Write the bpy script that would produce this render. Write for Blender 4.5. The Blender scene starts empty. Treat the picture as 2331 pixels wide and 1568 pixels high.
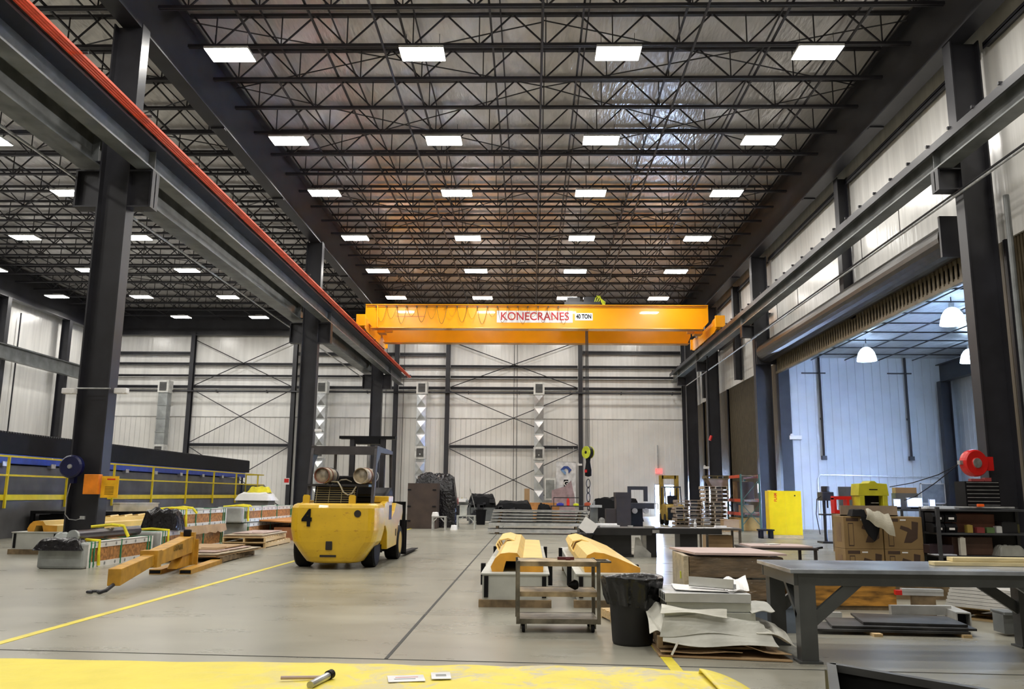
import bpy, bmesh, math, random
from mathutils import Vector, Matrix
random.seed(7)
PI = math.pi
SC = bpy.context.scene
COL = SC.collection
def R(d): return math.radians(d)

# ---------- camera, world, exposure ----------
cam_data = bpy.data.cameras.new('camera')
cam = bpy.data.objects.new('camera', cam_data)
COL.objects.link(cam)
FPX, PITCH, YAW, ROLL = 1900.0, 10.22, 1.38, 0.5
cam_data.sensor_fit = 'HORIZONTAL'
cam_data.sensor_width = 36.0
cam_data.lens = 36.0 * FPX / 2331.0
cam_data.clip_end = 400
cam.matrix_world = (Matrix.Translation((0, 0, 1.55)) @ Matrix.Rotation(R(YAW), 4, 'Z')
                    @ Matrix.Rotation(R(90 + PITCH), 4, 'X') @ Matrix.Rotation(R(ROLL), 4, 'Z'))
SC.camera = cam
world = bpy.data.worlds.new('world'); SC.world = world
world.use_nodes = True
world.node_tree.nodes['Background'].inputs[0].default_value = (0.45, 0.62, 1.0, 1)
world.node_tree.nodes['Background'].inputs[1].default_value = 200.0
SC.view_settings.view_transform = 'Standard'
SC.view_settings.look = 'None'
SC.view_settings.exposure = 1.15
SC.view_settings.gamma = 1.0
SC.view_settings.use_curve_mapping = False
LAMP_W = 34.0     # emission of the ceiling fixtures
ANNEX_W = 80.0

# ---------- materials ----------
MATS = {}
def mat(name, col, rough=0.6, metal=0.0, var=0.12, scale=3.0, bump=0.0, bscale=None, spec=0.5,
        col2=None, stretch=(1, 1, 1), coat=0.0, detail=4.0, emit=None, estr=0.0):
    if name in MATS: return MATS[name]
    m = bpy.data.materials.new(name); m.use_nodes = True
    nt = m.node_tree; b = nt.nodes['Principled BSDF']
    b.inputs['Roughness'].default_value = rough
    b.inputs['Metallic'].default_value = metal
    b.inputs['Specular IOR Level'].default_value = spec
    b.inputs['Coat Weight'].default_value = coat
    tc = nt.nodes.new('ShaderNodeTexCoord')
    mp = nt.nodes.new('ShaderNodeMapping'); mp.inputs['Scale'].default_value = stretch
    nt.links.new(tc.outputs['Object'], mp.inputs[0])
    nz = nt.nodes.new('ShaderNodeTexNoise'); nz.inputs['Scale'].default_value = scale
    nz.inputs['Detail'].default_value = detail
    nt.links.new(mp.outputs[0], nz.inputs['Vector'])
    rp = nt.nodes.new('ShaderNodeValToRGB')
    c2 = col2 if col2 else tuple(max(0, c * (1 - 2 * var)) for c in col)
    c1 = col if col2 else tuple(min(1, c * (1 + var)) for c in col)
    rp.color_ramp.elements[0].position = 0.35; rp.color_ramp.elements[0].color = (*c2, 1)
    rp.color_ramp.elements[1].position = 0.65; rp.color_ramp.elements[1].color = (*c1, 1)
    nt.links.new(nz.outputs['Fac'], rp.inputs[0])
    nt.links.new(rp.outputs[0], b.inputs['Base Color'])
    if bump:
        bp = nt.nodes.new('ShaderNodeBump'); bp.inputs['Strength'].default_value = bump
        bp.inputs['Distance'].default_value = 0.05
        n2 = nt.nodes.new('ShaderNodeTexNoise'); n2.inputs['Scale'].default_value = bscale or scale * 4
        nt.links.new(mp.outputs[0], n2.inputs['Vector'])
        nt.links.new(n2.outputs['Fac'], bp.inputs['Height'])
        nt.links.new(bp.outputs[0], b.inputs['Normal'])
    if emit:
        b.inputs['Emission Color'].default_value = (*emit, 1)
        b.inputs['Emission Strength'].default_value = estr
    MATS[name] = m
    return m

# ---------- mesh builder ----------
class MB:
    def __init__(s): s.v = []; s.f = []
    def add(s, vs, fs):
        o = len(s.v); s.v += [tuple(v) for v in vs]; s.f += [tuple(i + o for i in f) for f in fs]; return s
    def box(s, x0, x1, y0, y1, z0, z1):
        return s.add([(x0, y0, z0), (x1, y0, z0), (x1, y1, z0), (x0, y1, z0), (x0, y0, z1), (x1, y0, z1), (x1, y1, z1), (x0, y1, z1)],
                     [(3, 2, 1, 0), (4, 5, 6, 7), (0, 1, 5, 4), (1, 2, 6, 5), (2, 3, 7, 6), (3, 0, 4, 7)])
    def obox(s, c, size, rz=0.0, rx=0.0, ry=0.0):
        M = Matrix.Rotation(rz, 3, 'Z') @ Matrix.Rotation(ry, 3, 'Y') @ Matrix.Rotation(rx, 3, 'X')
        a, b, h = size[0] / 2, size[1] / 2, size[2] / 2
        vs = [Vector(c) + M @ Vector(p) for p in
              [(-a, -b, -h), (a, -b, -h), (a, b, -h), (-a, b, -h), (-a, -b, h), (a, -b, h), (a, b, h), (-a, b, h)]]
        return s.add(vs, [(3, 2, 1, 0), (4, 5, 6, 7), (0, 1, 5, 4), (1, 2, 6, 5), (2, 3, 7, 6), (3, 0, 4, 7)])
    def _frame(s, p, q, up=(0, 0, 1)):
        p, q = Vector(p), Vector(q); d = (q - p).normalized(); u = Vector(up)
        if abs(d.dot(u)) > 0.98: u = Vector((0, 1, 0))
        a = d.cross(u).normalized(); b = a.cross(d).normalized()
        return p, q, d, a, b
    def bar(s, p, q, w, h, up=(0, 0, 1)):
        p, q, d, a, b = s._frame(p, q, up)
        vs = []
        for e in (p, q):
            for i, j in ((-1, -1), (1, -1), (1, 1), (-1, 1)): vs.append(e + a * (i * w / 2) + b * (j * h / 2))
        return s.add(vs, [(0, 1, 2, 3), (7, 6, 5, 4), (4, 5, 1, 0), (5, 6, 2, 1), (6, 7, 3, 2), (7, 4, 0, 3)])
    def cyl(s, p, q, r, n=12, r2=None, caps=True):
        p, q, d, a, b = s._frame(p, q); r2 = r if r2 is None else r2
        vs = []
        for e, rr in ((p, r), (q, r2)):
            for i in range(n):
                t = 2 * PI * i / n; vs.append(e + a * (rr * math.cos(t)) + b * (rr * math.sin(t)))
        fs = [(i, n + i, n + (i + 1) % n, (i + 1) % n) for i in range(n)]
        if caps: fs += [tuple(range(n)), tuple(range(2 * n - 1, n - 1, -1))]
        return s.add(vs, fs)
    def tube(s, pts, r, n=8):
        pts = [Vector(p) for p in pts]; m = len(pts); vs = []
        t0 = (pts[1] - pts[0]).normalized(); u = Vector((0, 0, 1))
        if abs(t0.dot(u)) > 0.9: u = Vector((0, 1, 0))
        a = t0.cross(u).normalized()
        for i in range(m):
            t = (pts[min(i + 1, m - 1)] - pts[max(i - 1, 0)]).normalized()
            a = (a - t * a.dot(t)).normalized(); b = a.cross(t)
            for k in range(n):
                g = 2 * PI * k / n; vs.append(pts[i] + a * (r * math.cos(g)) + b * (r * math.sin(g)))
        fs = []
        for i in range(m - 1):
            for k in range(n):
                fs.append((i * n + k, i * n + (k + 1) % n, (i + 1) * n + (k + 1) % n, (i + 1) * n + k))
        fs += [tuple(range(n - 1, -1, -1)), tuple(range((m - 1) * n, m * n))]
        return s.add(vs, fs)
    def lathe(s, prof, c=(0, 0, 0), n=24, axis='Z'):
        vs = []; fs = []; m = len(prof)
        for r, z in prof:
            for i in range(n):
                t = 2 * PI * i / n; x, y = r * math.cos(t), r * math.sin(t)
                if axis == 'Z': p = (x, y, z)
                elif axis == 'Y': p = (x, z, -y)
                else: p = (z, x, y)
                vs.append((p[0] + c[0], p[1] + c[1], p[2] + c[2]))
        for j in range(m - 1):
            for i in range(n): fs.append((j * n + i, j * n + (i + 1) % n, (j + 1) * n + (i + 1) % n, (j + 1) * n + i))
        if prof[0][0] > 1e-5: fs.append(tuple(range(n - 1, -1, -1)))
        if prof[-1][0] > 1e-5: fs.append(tuple(range((m - 1) * n, m * n)))
        return s.add(vs, fs)
    def prism(s, poly, lo, hi, axis='Y'):
        """poly in the plane normal to axis, pushed from lo to hi"""
        n = len(poly); vs = []
        for e in (lo, hi):
            for a, b in poly:
                vs.append({'Y': (a, e, b), 'X': (e, a, b), 'Z': (a, b, e)}[axis])
        fs = [(i, (i + 1) % n, n + (i + 1) % n, n + i) for i in range(n)]
        fs += [tuple(range(n - 1, -1, -1)), tuple(range(n, 2 * n))]
        return s.add(vs, fs)
    def ibeam(s, p, q, depth, width, tf, tw, up=(0, 0, 1)):
        p, q, d, a, b = s._frame(p, q, up)
        def part(off, w, h):
            s.bar(p + b * off, q + b * off, w, h, b)
        part(depth / 2 - tf / 2, width, tf); part(-depth / 2 + tf / 2, width, tf); part(0, tw, depth - 2 * tf)
        return s
    def grid(s, nx, ny, fn):
        vs = [fn(i / nx, j / ny) for j in range(ny + 1) for i in range(nx + 1)]
        fs = [(j * (nx + 1) + i, j * (nx + 1) + i + 1, (j + 1) * (nx + 1) + i + 1, (j + 1) * (nx + 1) + i)
              for j in range(ny) for i in range(nx)]
        return s.add(vs, fs)
    def build(s, name, m, parent=None, smooth=False, bevel=0.0, segs=2, solid=0.0, subsurf=0):
        me = bpy.data.meshes.new(name); me.from_pydata(s.v, [], s.f)
        bm = bmesh.new(); bm.from_mesh(me); bmesh.ops.recalc_face_normals(bm, faces=bm.faces)
        bm.to_mesh(me); bm.free()
        me.materials.append(m)
        o = bpy.data.objects.new(name, me); COL.objects.link(o)
        if parent is not None: o.parent = parent
        if smooth:
            for p in me.polygons: p.use_smooth = True
        if solid:
            md = o.modifiers.new('thick', 'SOLIDIFY'); md.thickness = solid; md.offset = 0
        if subsurf:
            md = o.modifiers.new('sub', 'SUBSURF'); md.levels = subsurf; md.render_levels = subsurf
        if bevel:
            md = o.modifiers.new('bev', 'BEVEL'); md.width = bevel; md.segments = segs; md.limit_method = 'ANGLE'
            md.angle_limit = R(40)
        return o

def tag(o, label, cat, group=None, kind=None):
    o['label'] = label; o['category'] = cat
    if group: o['group'] = group
    if kind: o['kind'] = kind
    return o
def thing(name, label, cat, loc=(0, 0, 0), rz=0.0, group=None):
    o = bpy.data.objects.new(name, None); COL.objects.link(o)
    o.empty_display_size = 0.2
    o.location = loc; o.rotation_euler = (0, 0, rz)
    return tag(o, label, cat, group)
def struct(o, label=None):
    o['kind'] = 'structure'
    if label: o['label'] = label
    return o
def place(o, loc, rz=0.0):
    o.location = loc; o.rotation_euler = (0, 0, rz); return o
KIDS = {}
def dup(root, label, loc=None, rz=None, group=None, scale=None):
    """copy a thing with its parts and their sub-parts"""
    if not KIDS.get('n') == len(COL.objects):
        KIDS.clear()
        for o in COL.objects:
            if o.parent: KIDS.setdefault(o.parent.name, []).append(o)
        KIDS['n'] = len(COL.objects)
    def cp(o, par):
        c = o.copy(); COL.objects.link(c)
        if par is not None: c.parent = par
        new = [cp(ch, c) for ch in KIDS.get(o.name, [])]
        KIDS[c.name] = new
        return c
    r = cp(root, None); KIDS['n'] = len(COL.objects)
    r['label'] = label
    if group: r['group'] = group
    if loc is not None: r.location = loc
    if rz is not None: r.rotation_euler = (0, 0, rz)
    if scale is not None: r.scale = scale
    return r
def repeat(name, mb, m, parent, locs):
    o = mb.build(name, m, parent); o.location = locs[0]
    for p in locs[1:]:
        c = o.copy(); COL.objects.link(c); c.location = p
    return o
ORD = ['first', 'second', 'third', 'fourth', 'fifth', 'sixth', 'seventh', 'eighth', 'ninth', 'tenth', 'eleventh', 'twelfth',
       'thirteenth', 'fourteenth', 'fifteenth', 'sixteenth', 'seventeenth', 'eighteenth', 'nineteenth', 'twentieth',
       'twenty-first', 'twenty-second', 'twenty-third', 'twenty-fourth', 'twenty-fifth']
def text(body, size, m, parent, loc, rot, name='lettering', depth=0.004, align='CENTER', sx=1.0, bold=0.0, shear=0.0):
    cu = bpy.data.curves.new(name, 'FONT'); cu.body = body; cu.size = size; cu.extrude = depth
    cu.align_x = align; cu.align_y = 'CENTER'; cu.offset = bold; cu.shear = shear
    t = bpy.data.objects.new(name + '_c', cu); COL.objects.link(t)
    bpy.context.view_layer.update()
    me = bpy.data.meshes.new_from_object(t)
    bpy.data.objects.remove(t); bpy.data.curves.remove(cu)
    me.materials.clear(); me.materials.append(m)
    o = bpy.data.objects.new(name, me); COL.objects.link(o); o.parent = parent
    o.location = loc; o.rotation_euler = rot; o.scale = (sx, 1, 1)
    return o

STEEL = mat('dark_grey_steel_paint', (0.021, 0.021, 0.027), 0.42, var=0.15, scale=1.2)
STEEL2 = mat('grey_green_steel_paint', (0.15, 0.16, 0.16), 0.34, var=0.18, scale=1.5)
JOIST = mat('joist_primer', (0.018, 0.017, 0.023), 0.5, var=0.1)
BLACK = mat('black_rubber', (0.0045, 0.0045, 0.006), 0.6, var=0.2, spec=0.2)
GALV = mat('galvanised_metal', (0.55, 0.56, 0.57), 0.32, 0.75, var=0.15, scale=6)
ALU = mat('mill_aluminium', (0.62, 0.63, 0.63), 0.38, 0.6, var=0.08, scale=3)
WOOD = mat('pine_wood', (0.62, 0.44, 0.22), 0.7, var=0.12, scale=5, stretch=(1, 8, 8))
DWOOD = mat('weathered_wood', (0.20, 0.14, 0.075), 0.8, var=0.25, scale=5)
CARD = mat('cardboard', (0.36, 0.235, 0.12), 0.8, var=0.06, scale=2)
WHITE = mat('white_paper', (0.78, 0.77, 0.76), 0.6, var=0.03)
YEL = mat('yellow_paint', (0.72, 0.55, 0.01), 0.4, var=0.05)
ORG = mat('orange_yellow_paint', (0.66, 0.30, 0.03), 0.5, var=0.1, scale=4)
RED = mat('red_enamel', (0.60, 0.012, 0.01), 0.3, var=0.05)
PLASTIC_BLK = mat('black_plastic_film', (0.006, 0.005, 0.007), 0.22, var=0.2, bump=0.5, bscale=8)
# ---------- the hall ----------
YB = 66.0; XL = -35.2; XR = 12.6; XA = 21.3; ZT = 16.3; YF = -14.0
# floor material: sealed concrete with mottling
def floor_mat():
    m = mat('sealed_concrete', (0.298, 0.288, 0.236), 0.34, var=0.12, scale=0.35, detail=8, spec=0.45)
    nt = m.node_tree; b = nt.nodes['Principled BSDF']
    tc = nt.nodes['Texture Coordinate']
    n = nt.nodes.new('ShaderNodeTexNoise'); n.inputs['Scale'].default_value = 1.3; n.inputs['Detail'].default_value = 9
    n.inputs['Roughness'].default_value = 0.65
    mp = nt.nodes.new('ShaderNodeMapping'); mp.inputs['Scale'].default_value = (0.45, 1.3, 1)
    nt.links.new(tc.outputs['Object'], mp.inputs[0]); nt.links.new(mp.outputs[0], n.inputs['Vector'])
    r = nt.nodes.new('ShaderNodeMapRange'); r.inputs[3].default_value = 0.86; r.inputs[4].default_value = 1.10
    r.inputs[1].default_value = 0.3; r.inputs[2].default_value = 0.7
    nt.links.new(n.outputs['Fac'], r.inputs[0])
    mx = nt.nodes.new('ShaderNodeMix'); mx.data_type = 'RGBA'; mx.blend_type = 'MULTIPLY'; mx.inputs[0].default_value = 1
    src = b.inputs['Base Color'].links[0].from_socket
    nt.links.new(src, mx.inputs[6]); nt.links.new(r.outputs[0], mx.inputs[7])
    nt.links.new(mx.outputs[2], b.inputs['Base Color'])
    r2 = nt.nodes.new('ShaderNodeMapRange'); r2.inputs[3].default_value = 0.25; r2.inputs[4].default_value = 0.31
    nt.links.new(n.outputs['Fac'], r2.inputs[0]); nt.links.new(r2.outputs[0], b.inputs['Roughness'])
    return m
FLOOR = floor_mat()
struct(MB().box(XL - .3, XA + .3, YF - .3, YB + 12, -0.3, 0).build('floor', FLOOR), 'sealed grey-beige concrete floor')
JT = mat('joint_filler', (0.05, 0.05, 0.045), 0.8)
k = 1
for p in ((-1.39, 8.35, -1.35, 62.0),):
    struct(MB().box(-1.395, -1.36, 8.35, 62.0, 0.0005, 0.0035).build('trim_1', JT), 'dark sawn joint running down the floor')
struct(MB().bar((-6.5, 8.62, 0.002), (6.0, 7.9, 0.002), 0.016, 0.003).build('trim_2', JT), 'thin dark sawn joint crossing the floor')
LINE = mat('yellow_floor_line', (0.72, 0.60, 0.05), 0.45, var=0.08)
struct(MB().box(-5.53, -5.42, 3.0, 60.0, 0.0005, 0.004).build('trim_3', LINE), 'yellow line painted on the floor at the left')
struct(MB().box(1.27, 1.38, 3.0, 16.0, 0.0005, 0.004).build('trim_4', LINE), 'yellow line painted on the floor at the right')

# insulation facing: wrinkled foil-vinyl, rather glossy
def foil(name, col, rough, bump, bs, stretch, spec=0.5, metal=0.0):
    return mat(name, col, rough, metal, var=0.05, scale=0.6, bump=bump, bscale=bs, stretch=stretch, spec=spec)
CEIL = foil('foil_faced_insulation', (0.80, 0.78, 0.78), 0.2, 0.45, 1.6, (5, 1.2, 1), 1.0, 0.35)
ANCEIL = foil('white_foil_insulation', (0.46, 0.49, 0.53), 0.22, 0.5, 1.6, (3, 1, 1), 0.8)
struct(MB().box(XL - .3, XR + .3, YF, YB + .3, ZT, ZT + .2).build('ceiling', CEIL), 'grey insulated roof underside')

# wall sheets: panels with vertical seams
def sheet_mat(name, col, pitch, axis, depth=0.5, rough=0.45, col2=None, spec=0.5):
    m = mat(name, col, rough, var=0.03, scale=0.8, col2=col2, spec=spec)
    nt = m.node_tree; b = nt.nodes['Principled BSDF']; tc = nt.nodes['Texture Coordinate']
    sx = nt.nodes.new('ShaderNodeSeparateXYZ'); nt.links.new(tc.outputs['Object'], sx.inputs[0])
    mm = nt.nodes.new('ShaderNodeMath'); mm.operation = 'DIVIDE'; mm.inputs[1].default_value = pitch
    nt.links.new(sx.outputs[axis], mm.inputs[0])
    fr = nt.nodes.new('ShaderNodeMath'); fr.operation = 'FRACT'; nt.links.new(mm.outputs[0], fr.inputs[0])
    rp = nt.nodes.new('ShaderNodeValToRGB')
    rp.color_ramp.elements[0].position = 0.0; rp.color_ramp.elements[0].color = (0, 0, 0, 1)
    rp.color_ramp.elements[1].position = 0.10; rp.color_ramp.elements[1].color = (1, 1, 1, 1)
    nt.links.new(fr.outputs[0], rp.inputs[0])
    bp = nt.nodes.new('ShaderNodeBump'); bp.inputs['Strength'].default_value = depth; bp.inputs['Distance'].default_value = 0.06
    nt.links.new(rp.outputs[0], bp.inputs['Height']); nt.links.new(bp.outputs[0], b.inputs['Normal'])
    mx = nt.nodes.new('ShaderNodeMix'); mx.data_type = 'RGBA'; mx.blend_type = 'MULTIPLY'
    src = b.inputs['Base Color'].links[0].from_socket
    g = nt.nodes.new('ShaderNodeMapRange'); g.inputs[3].default_value = 1 - 0.45 * depth; g.inputs[4].default_value = 1
    nt.links.new(rp.outputs[0], g.inputs[0])
    mx.inputs[0].default_value = 1.0
    nt.links.new(src, mx.inputs[6]); nt.links.new(g.outputs[0], mx.inputs[7]); nt.links.new(mx.outputs[2], b.inputs['Base Color'])
    return m
WPAN = foil('white_insulation_facing', (0.84, 0.83, 0.80), 0.24, 0.25, 1.0, (5, 5, 0.4), 0.7)
WRIB = sheet_mat('ribbed_white_liner', (0.79, 0.775, 0.74), 0.40, 0, 0.55)
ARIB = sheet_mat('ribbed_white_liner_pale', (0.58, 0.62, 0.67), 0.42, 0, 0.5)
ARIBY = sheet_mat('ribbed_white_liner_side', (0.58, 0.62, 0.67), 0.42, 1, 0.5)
BROWN = sheet_mat('bronze_ribbed_curtain', (0.115, 0.09, 0.055), 0.28, 1, 0.8, 0.5)

def wall(name, label, boxes, m):
    b = MB()
    for q in boxes: b.box(*q)
    return struct(b.build(name, m), label)
DX0, DX1, DZ = 9.55, 11.15, 2.5     # personnel door in the back wall
wall('wall_back', 'white insulated back wall above the liner', [(XL, XR, YB, YB + .2, 7.5, ZT)], WPAN)
wall('wall_back_lower', 'ribbed white liner of the back wall', [(XL, DX0, YB - .04, YB + .16, 0, 7.5), (DX1, XR, YB - .04, YB + .16, 0, 7.5), (DX0, DX1, YB - .04, YB + .16, DZ, 7.5)], WRIB)
wall('wall_left', 'pale wall at the far left', [(XL - .2, XL, YF, YB + .2, 0, ZT)], WPAN)
wall('wall_front', 'wall behind the viewer', [(XL, XR, YF - .2, YF, 0, ZT), (XR, XA, YF - .2, YF, 0, ZT)], WPAN)
wall('wall_right', 'white insulated wall above the right-hand doors',
     [(XR, XR + .2, YF, YB + .2, 8.35, ZT)], WPAN)
wall('wall_right_lower', 'ribbed wall strips between the right-hand doors',
     [(XR, XR + .2, YF, 4.0, 0, 8.35), (XR, XR + .2, 21.6, 23.2, 0, 8.35), (XR, XR + .2, 42.3, 44.6, 0, 8.35),
      (XR, XR + .2, 53.6, 56.4, 0, 8.35), (XR, XR + .2, 61.2, YB + .2, 0, 8.35)], BROWN)
trim = mat('white_seam_trim', (0.4, 0.39, 0.37), 0.5)
struct(MB().box(XL, XR, YB - .075, YB - .045, 7.46, 7.52).build('trim_5', trim), 'flashing line where the back liner ends')
# closed roll-up doors in the right wall
def rolldoor(n, y0, y1, label, z1=8.35):
    d = MB(); nn = int((y1 - y0) / 0.14)
    for i in range(nn):
        a = y0 + (y1 - y0) * i / nn; w = (y1 - y0) / nn
        d.box(XR + .06, XR + .10, a, a + w * .5, 0.02, z1); d.box(XR + .09, XR + .13, a + w * .5, a + w, 0.02, z1)
    o = struct(d.build('door_%d' % n, mat('bronze_curtain', (0.075, 0.058, 0.032), 0.5)), label)
    g = MB(); g.box(XR - .06, XR + .12, y0 - .12, y0, 0, z1); g.box(XR - .06, XR + .12, y1, y1 + .12, 0, z1)
    g.build('door_track', STEEL, o)
    return o
rolldoor(1, 44.6, 53.6, 'closed bronze ribbed roll-up door right of the orange rack')
rolldoor(2, 56.4, 61.2, 'narrow bronze ribbed roll-up door near the back corner')
rolldoor(3, 4.0, 21.6, 'dark closed roll-up door at the right edge')
wn = struct(MB().box(XR + .03, XR + .06, 46.6, 46.68, 1.75, 2.35).box(XR + .03, XR + .06, 47.5, 47.58, 1.75, 2.35).box(XR + .03, XR + .06, 46.68, 47.5, 1.75, 1.82).box(XR + .03, XR + .06, 46.68, 47.5, 2.28, 2.35).build('window_1', STEEL), 'small daylit pane in the bronze roll-up door behind the rack')
MB().box(XR + .035, XR + .05, 46.68, 47.5, 1.82, 2.28).build('pane', mat('daylit_pane', (.6, .7, .9), .2, emit=(.7, .85, 1.0), estr=9.0), wn)
# back personnel door, glazed, daylight behind
door = struct(MB().box(DX0, DX0 + .09, YB - .1, YB + .2, 0, DZ).box(DX1 - .09, DX1, YB - .1, YB + .2, 0, DZ)
              .box(DX0 + .09, DX1 - .09, YB - .1, YB + .2, DZ - .09, DZ).box(DX0 + .72, DX0 + .80, YB - .05, YB + .1, 0, DZ - .09)
              .box(DX0 + .8, DX1 - .09, YB - .02, YB + .06, 0, 0.75)
              .build('door_4', mat('white_door_frame', (0.6, 0.65, 0.75), 0.4)), 'glazed door in the back wall with daylight behind')
GLASS = bpy.data.materials.new('clear_glass'); GLASS.use_nodes = True
_b = GLASS.node_tree.nodes['Principled BSDF']; _b.inputs['Transmission Weight'].default_value = 1.0
_b.inputs['Roughness'].default_value = 0.05; _b.inputs['IOR'].default_value = 1.1
MB().box(DX0 + .8, DX1 - .09, YB + .0, YB + .02, 0.75, DZ - .09).build('pane', GLASS, door)
MB().box(DX0 + .78, DX0 + .84, YB - .09, YB - .03, 1.0, 1.12).build('handle', GALV, door)

# ---------- neighbouring bay seen through the open door ----------
YA = 42.3
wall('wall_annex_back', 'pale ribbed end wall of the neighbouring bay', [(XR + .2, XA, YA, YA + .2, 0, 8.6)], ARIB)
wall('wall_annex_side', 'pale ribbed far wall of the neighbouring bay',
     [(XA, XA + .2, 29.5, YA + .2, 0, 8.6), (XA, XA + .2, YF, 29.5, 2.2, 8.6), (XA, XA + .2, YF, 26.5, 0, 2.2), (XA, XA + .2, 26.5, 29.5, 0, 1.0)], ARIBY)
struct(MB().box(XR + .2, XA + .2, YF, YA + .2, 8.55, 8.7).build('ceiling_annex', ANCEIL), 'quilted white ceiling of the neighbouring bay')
pur = MB()
for i in range(16): pur.box(XR + .2, XA, 41 - i * 1.9, 41.05 - i * 1.9, 8.50, 8.56)
struct(pur.build('trim_6', STEEL), 'thin purlin lines across the neighbouring ceiling')
pr_ = MB()
for x in (14.2, 15.9, 17.6, 19.3): pr_.box(x, x + .03, 12, YA, 8.42, 8.47)
struct(pr_.build('trim_7', STEEL), 'conduit lines along the neighbouring ceiling')

# jambs and header of the open roll-up door
struct(MB().box(XR - .1, XR + .45, 42.2, 42.6, 0, 8.3).box(XR - .1, XR + .45, 23.0, 23.3, 0, 8.3).box(XR - .1, XR + .35, 23.3, 42.2, 7.95, 8.35)
       .build('trim_8', STEEL), 'dark steel frame of the open roll-up door')
t = thing('rolled_door_coil', 'long dark coil of the raised roll-up door over the opening', 'door', (XR - .55, 32.8, 8.85))
MB().cyl((0, -9.7, 0), (0, 9.7, 0), 0.52, 24).build('curtain_coil', mat('dark_coil', (0.022, 0.018, 0.012), 0.35, var=0.2), t, smooth=False)
c = MB()
for i in range(138): c.box(0.42 + (i % 2) * .03, 0.46 + (i % 2) * .03, -9.6 + i * .139, -9.6 + (i + 1) * .139, -1.0, 0.1)
c.box(0.38, 0.52, -9.6, 9.6, -1.12, -1.0); c.build('curtain_hem', mat('bronze_curtain2', (0.16, 0.13, 0.08), 0.45), t)
for y in (-9.85, 9.75): MB().box(-0.5, 0.55, y, y + .1, -0.6, 0.6).build('end_bracket', STEEL, t)

# ---------- steel columns ----------
def steel_column(label, x, y, h, depth=0.8, width=0.42, brackets=(), name='steel_column', group='steel columns of the hall', z0=0.0, bz=(8.85, 9.87)):
    t = thing(name, label, 'column', (x, y, z0), 0, group)
    MB().ibeam((0, 0, 0), (0, 0, h), depth, width, 0.04, 0.03, up=(1, 0, 0)).build('shaft', STEEL, t)
    MB().box(-depth / 2 - .08, depth / 2 + .08, -width / 2 - .08, width / 2 + .08, 0, 0.04).build('base_plate', STEEL, t)
    for s in brackets:
        b = MB(); x0 = s * depth / 2; x1 = s * (depth / 2 + .62); zb, zt = bz
        b.ibeam((x0, 0, (zb + zt) / 2), (x1, 0, (zb + zt) / 2), zt - zb, 0.40, 0.04, 0.05)
        b.box(min(x1, x1 - s * .05), max(x1, x1 - s * .05), -.2, .2, zb + .04, zt - .04)
        b.build('runway_bracket', STEEL, t)
        MB().bar((s * (depth / 2 - .02), 0, bz[1] + .25), (x1 - s * .3, 0, bz[1] + .25), .3, .03).build('tie_plate', STEEL, t)
    return t
CX = -10.97
steel_column('grey I-section column nearest on the left with a blue reel on it', CX, 20.72, 14.05, brackets=(-1, 1))
steel_column('grey I-section column behind the yellow forklift', CX, 40.5, 14.05, brackets=(-1, 1))
steel_column('grey I-section column near the back end of the left crane rail', CX, 58.6, 14.05, brackets=(-1, 1))
steel_column('grey I-section column nearest on the right beside the opening', 11.93, 21.75, 14.05, brackets=(-1,), bz=(9.72, 10.33))
steel_column('grey I-section column at the far jamb of the open roll-up door', 11.93, 43.0, 14.05, brackets=(-1,), bz=(9.72, 10.33))
steel_column('grey I-section column between the two closed bronze doors', 11.93, 55.0, 14.05, brackets=(-1,), bz=(9.72, 10.33))
steel_column('grey I-section column nearest the back right corner', 11.93, 62.3, 14.05, brackets=(-1,), bz=(9.72, 10.33))
for y, l in ((41.5, 'behind the black conveyor cover'), (52.6, 'nearest at the left edge'), (60.0, 'close to the back left corner')):
    steel_column('steel column on the far left wall %s' % l, -34.5, y, 14.05, 0.6, 0.4)
for y, h0, l in ((32.0, 8.4, 'halfway over the open roll-up door'), (10.5, 8.4, 'over the dark door at the right edge'), (49.5, 8.4, 'over the closed bronze door'), (59.0, 8.4, 'over the narrow bronze door')):
    t = thing('wall_post', 'short wall post %s' % l, 'post', (12.3, y, h0), 0, 'posts of the upper right wall')
    MB().ibeam((0, 0, 0), (0, 0, 5.7), 0.4, 0.42, 0.03, 0.03, up=(1, 0, 0)).build('shaft', STEEL, t)
# wind columns of the back wall
for x, l in ((-27.2, 'left of the cross braces over the platform'), (-18.9, 'behind the forklift, left of its mast'), (-10.75, 'at the end of the left crane rail'),
             (-6.65, 'left of the cross braces under the crane'), (3.85, 'beside the crane hook'), (12.0, 'in the right back corner')):
    t = thing('wind_column', 'dark back wall column %s' % l, 'column', (x, YB - .45, 0), 0, 'back wall columns')
    MB().ibeam((0, 0, 0), (0, 0, 14.2), 0.4, 0.32, 0.03, 0.03, up=(0, 1, 0)).build('shaft', STEEL, t)
    MB().box(-.25, .25, -.3, .3, 0, .03).build('base_plate', STEEL, t)
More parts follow.
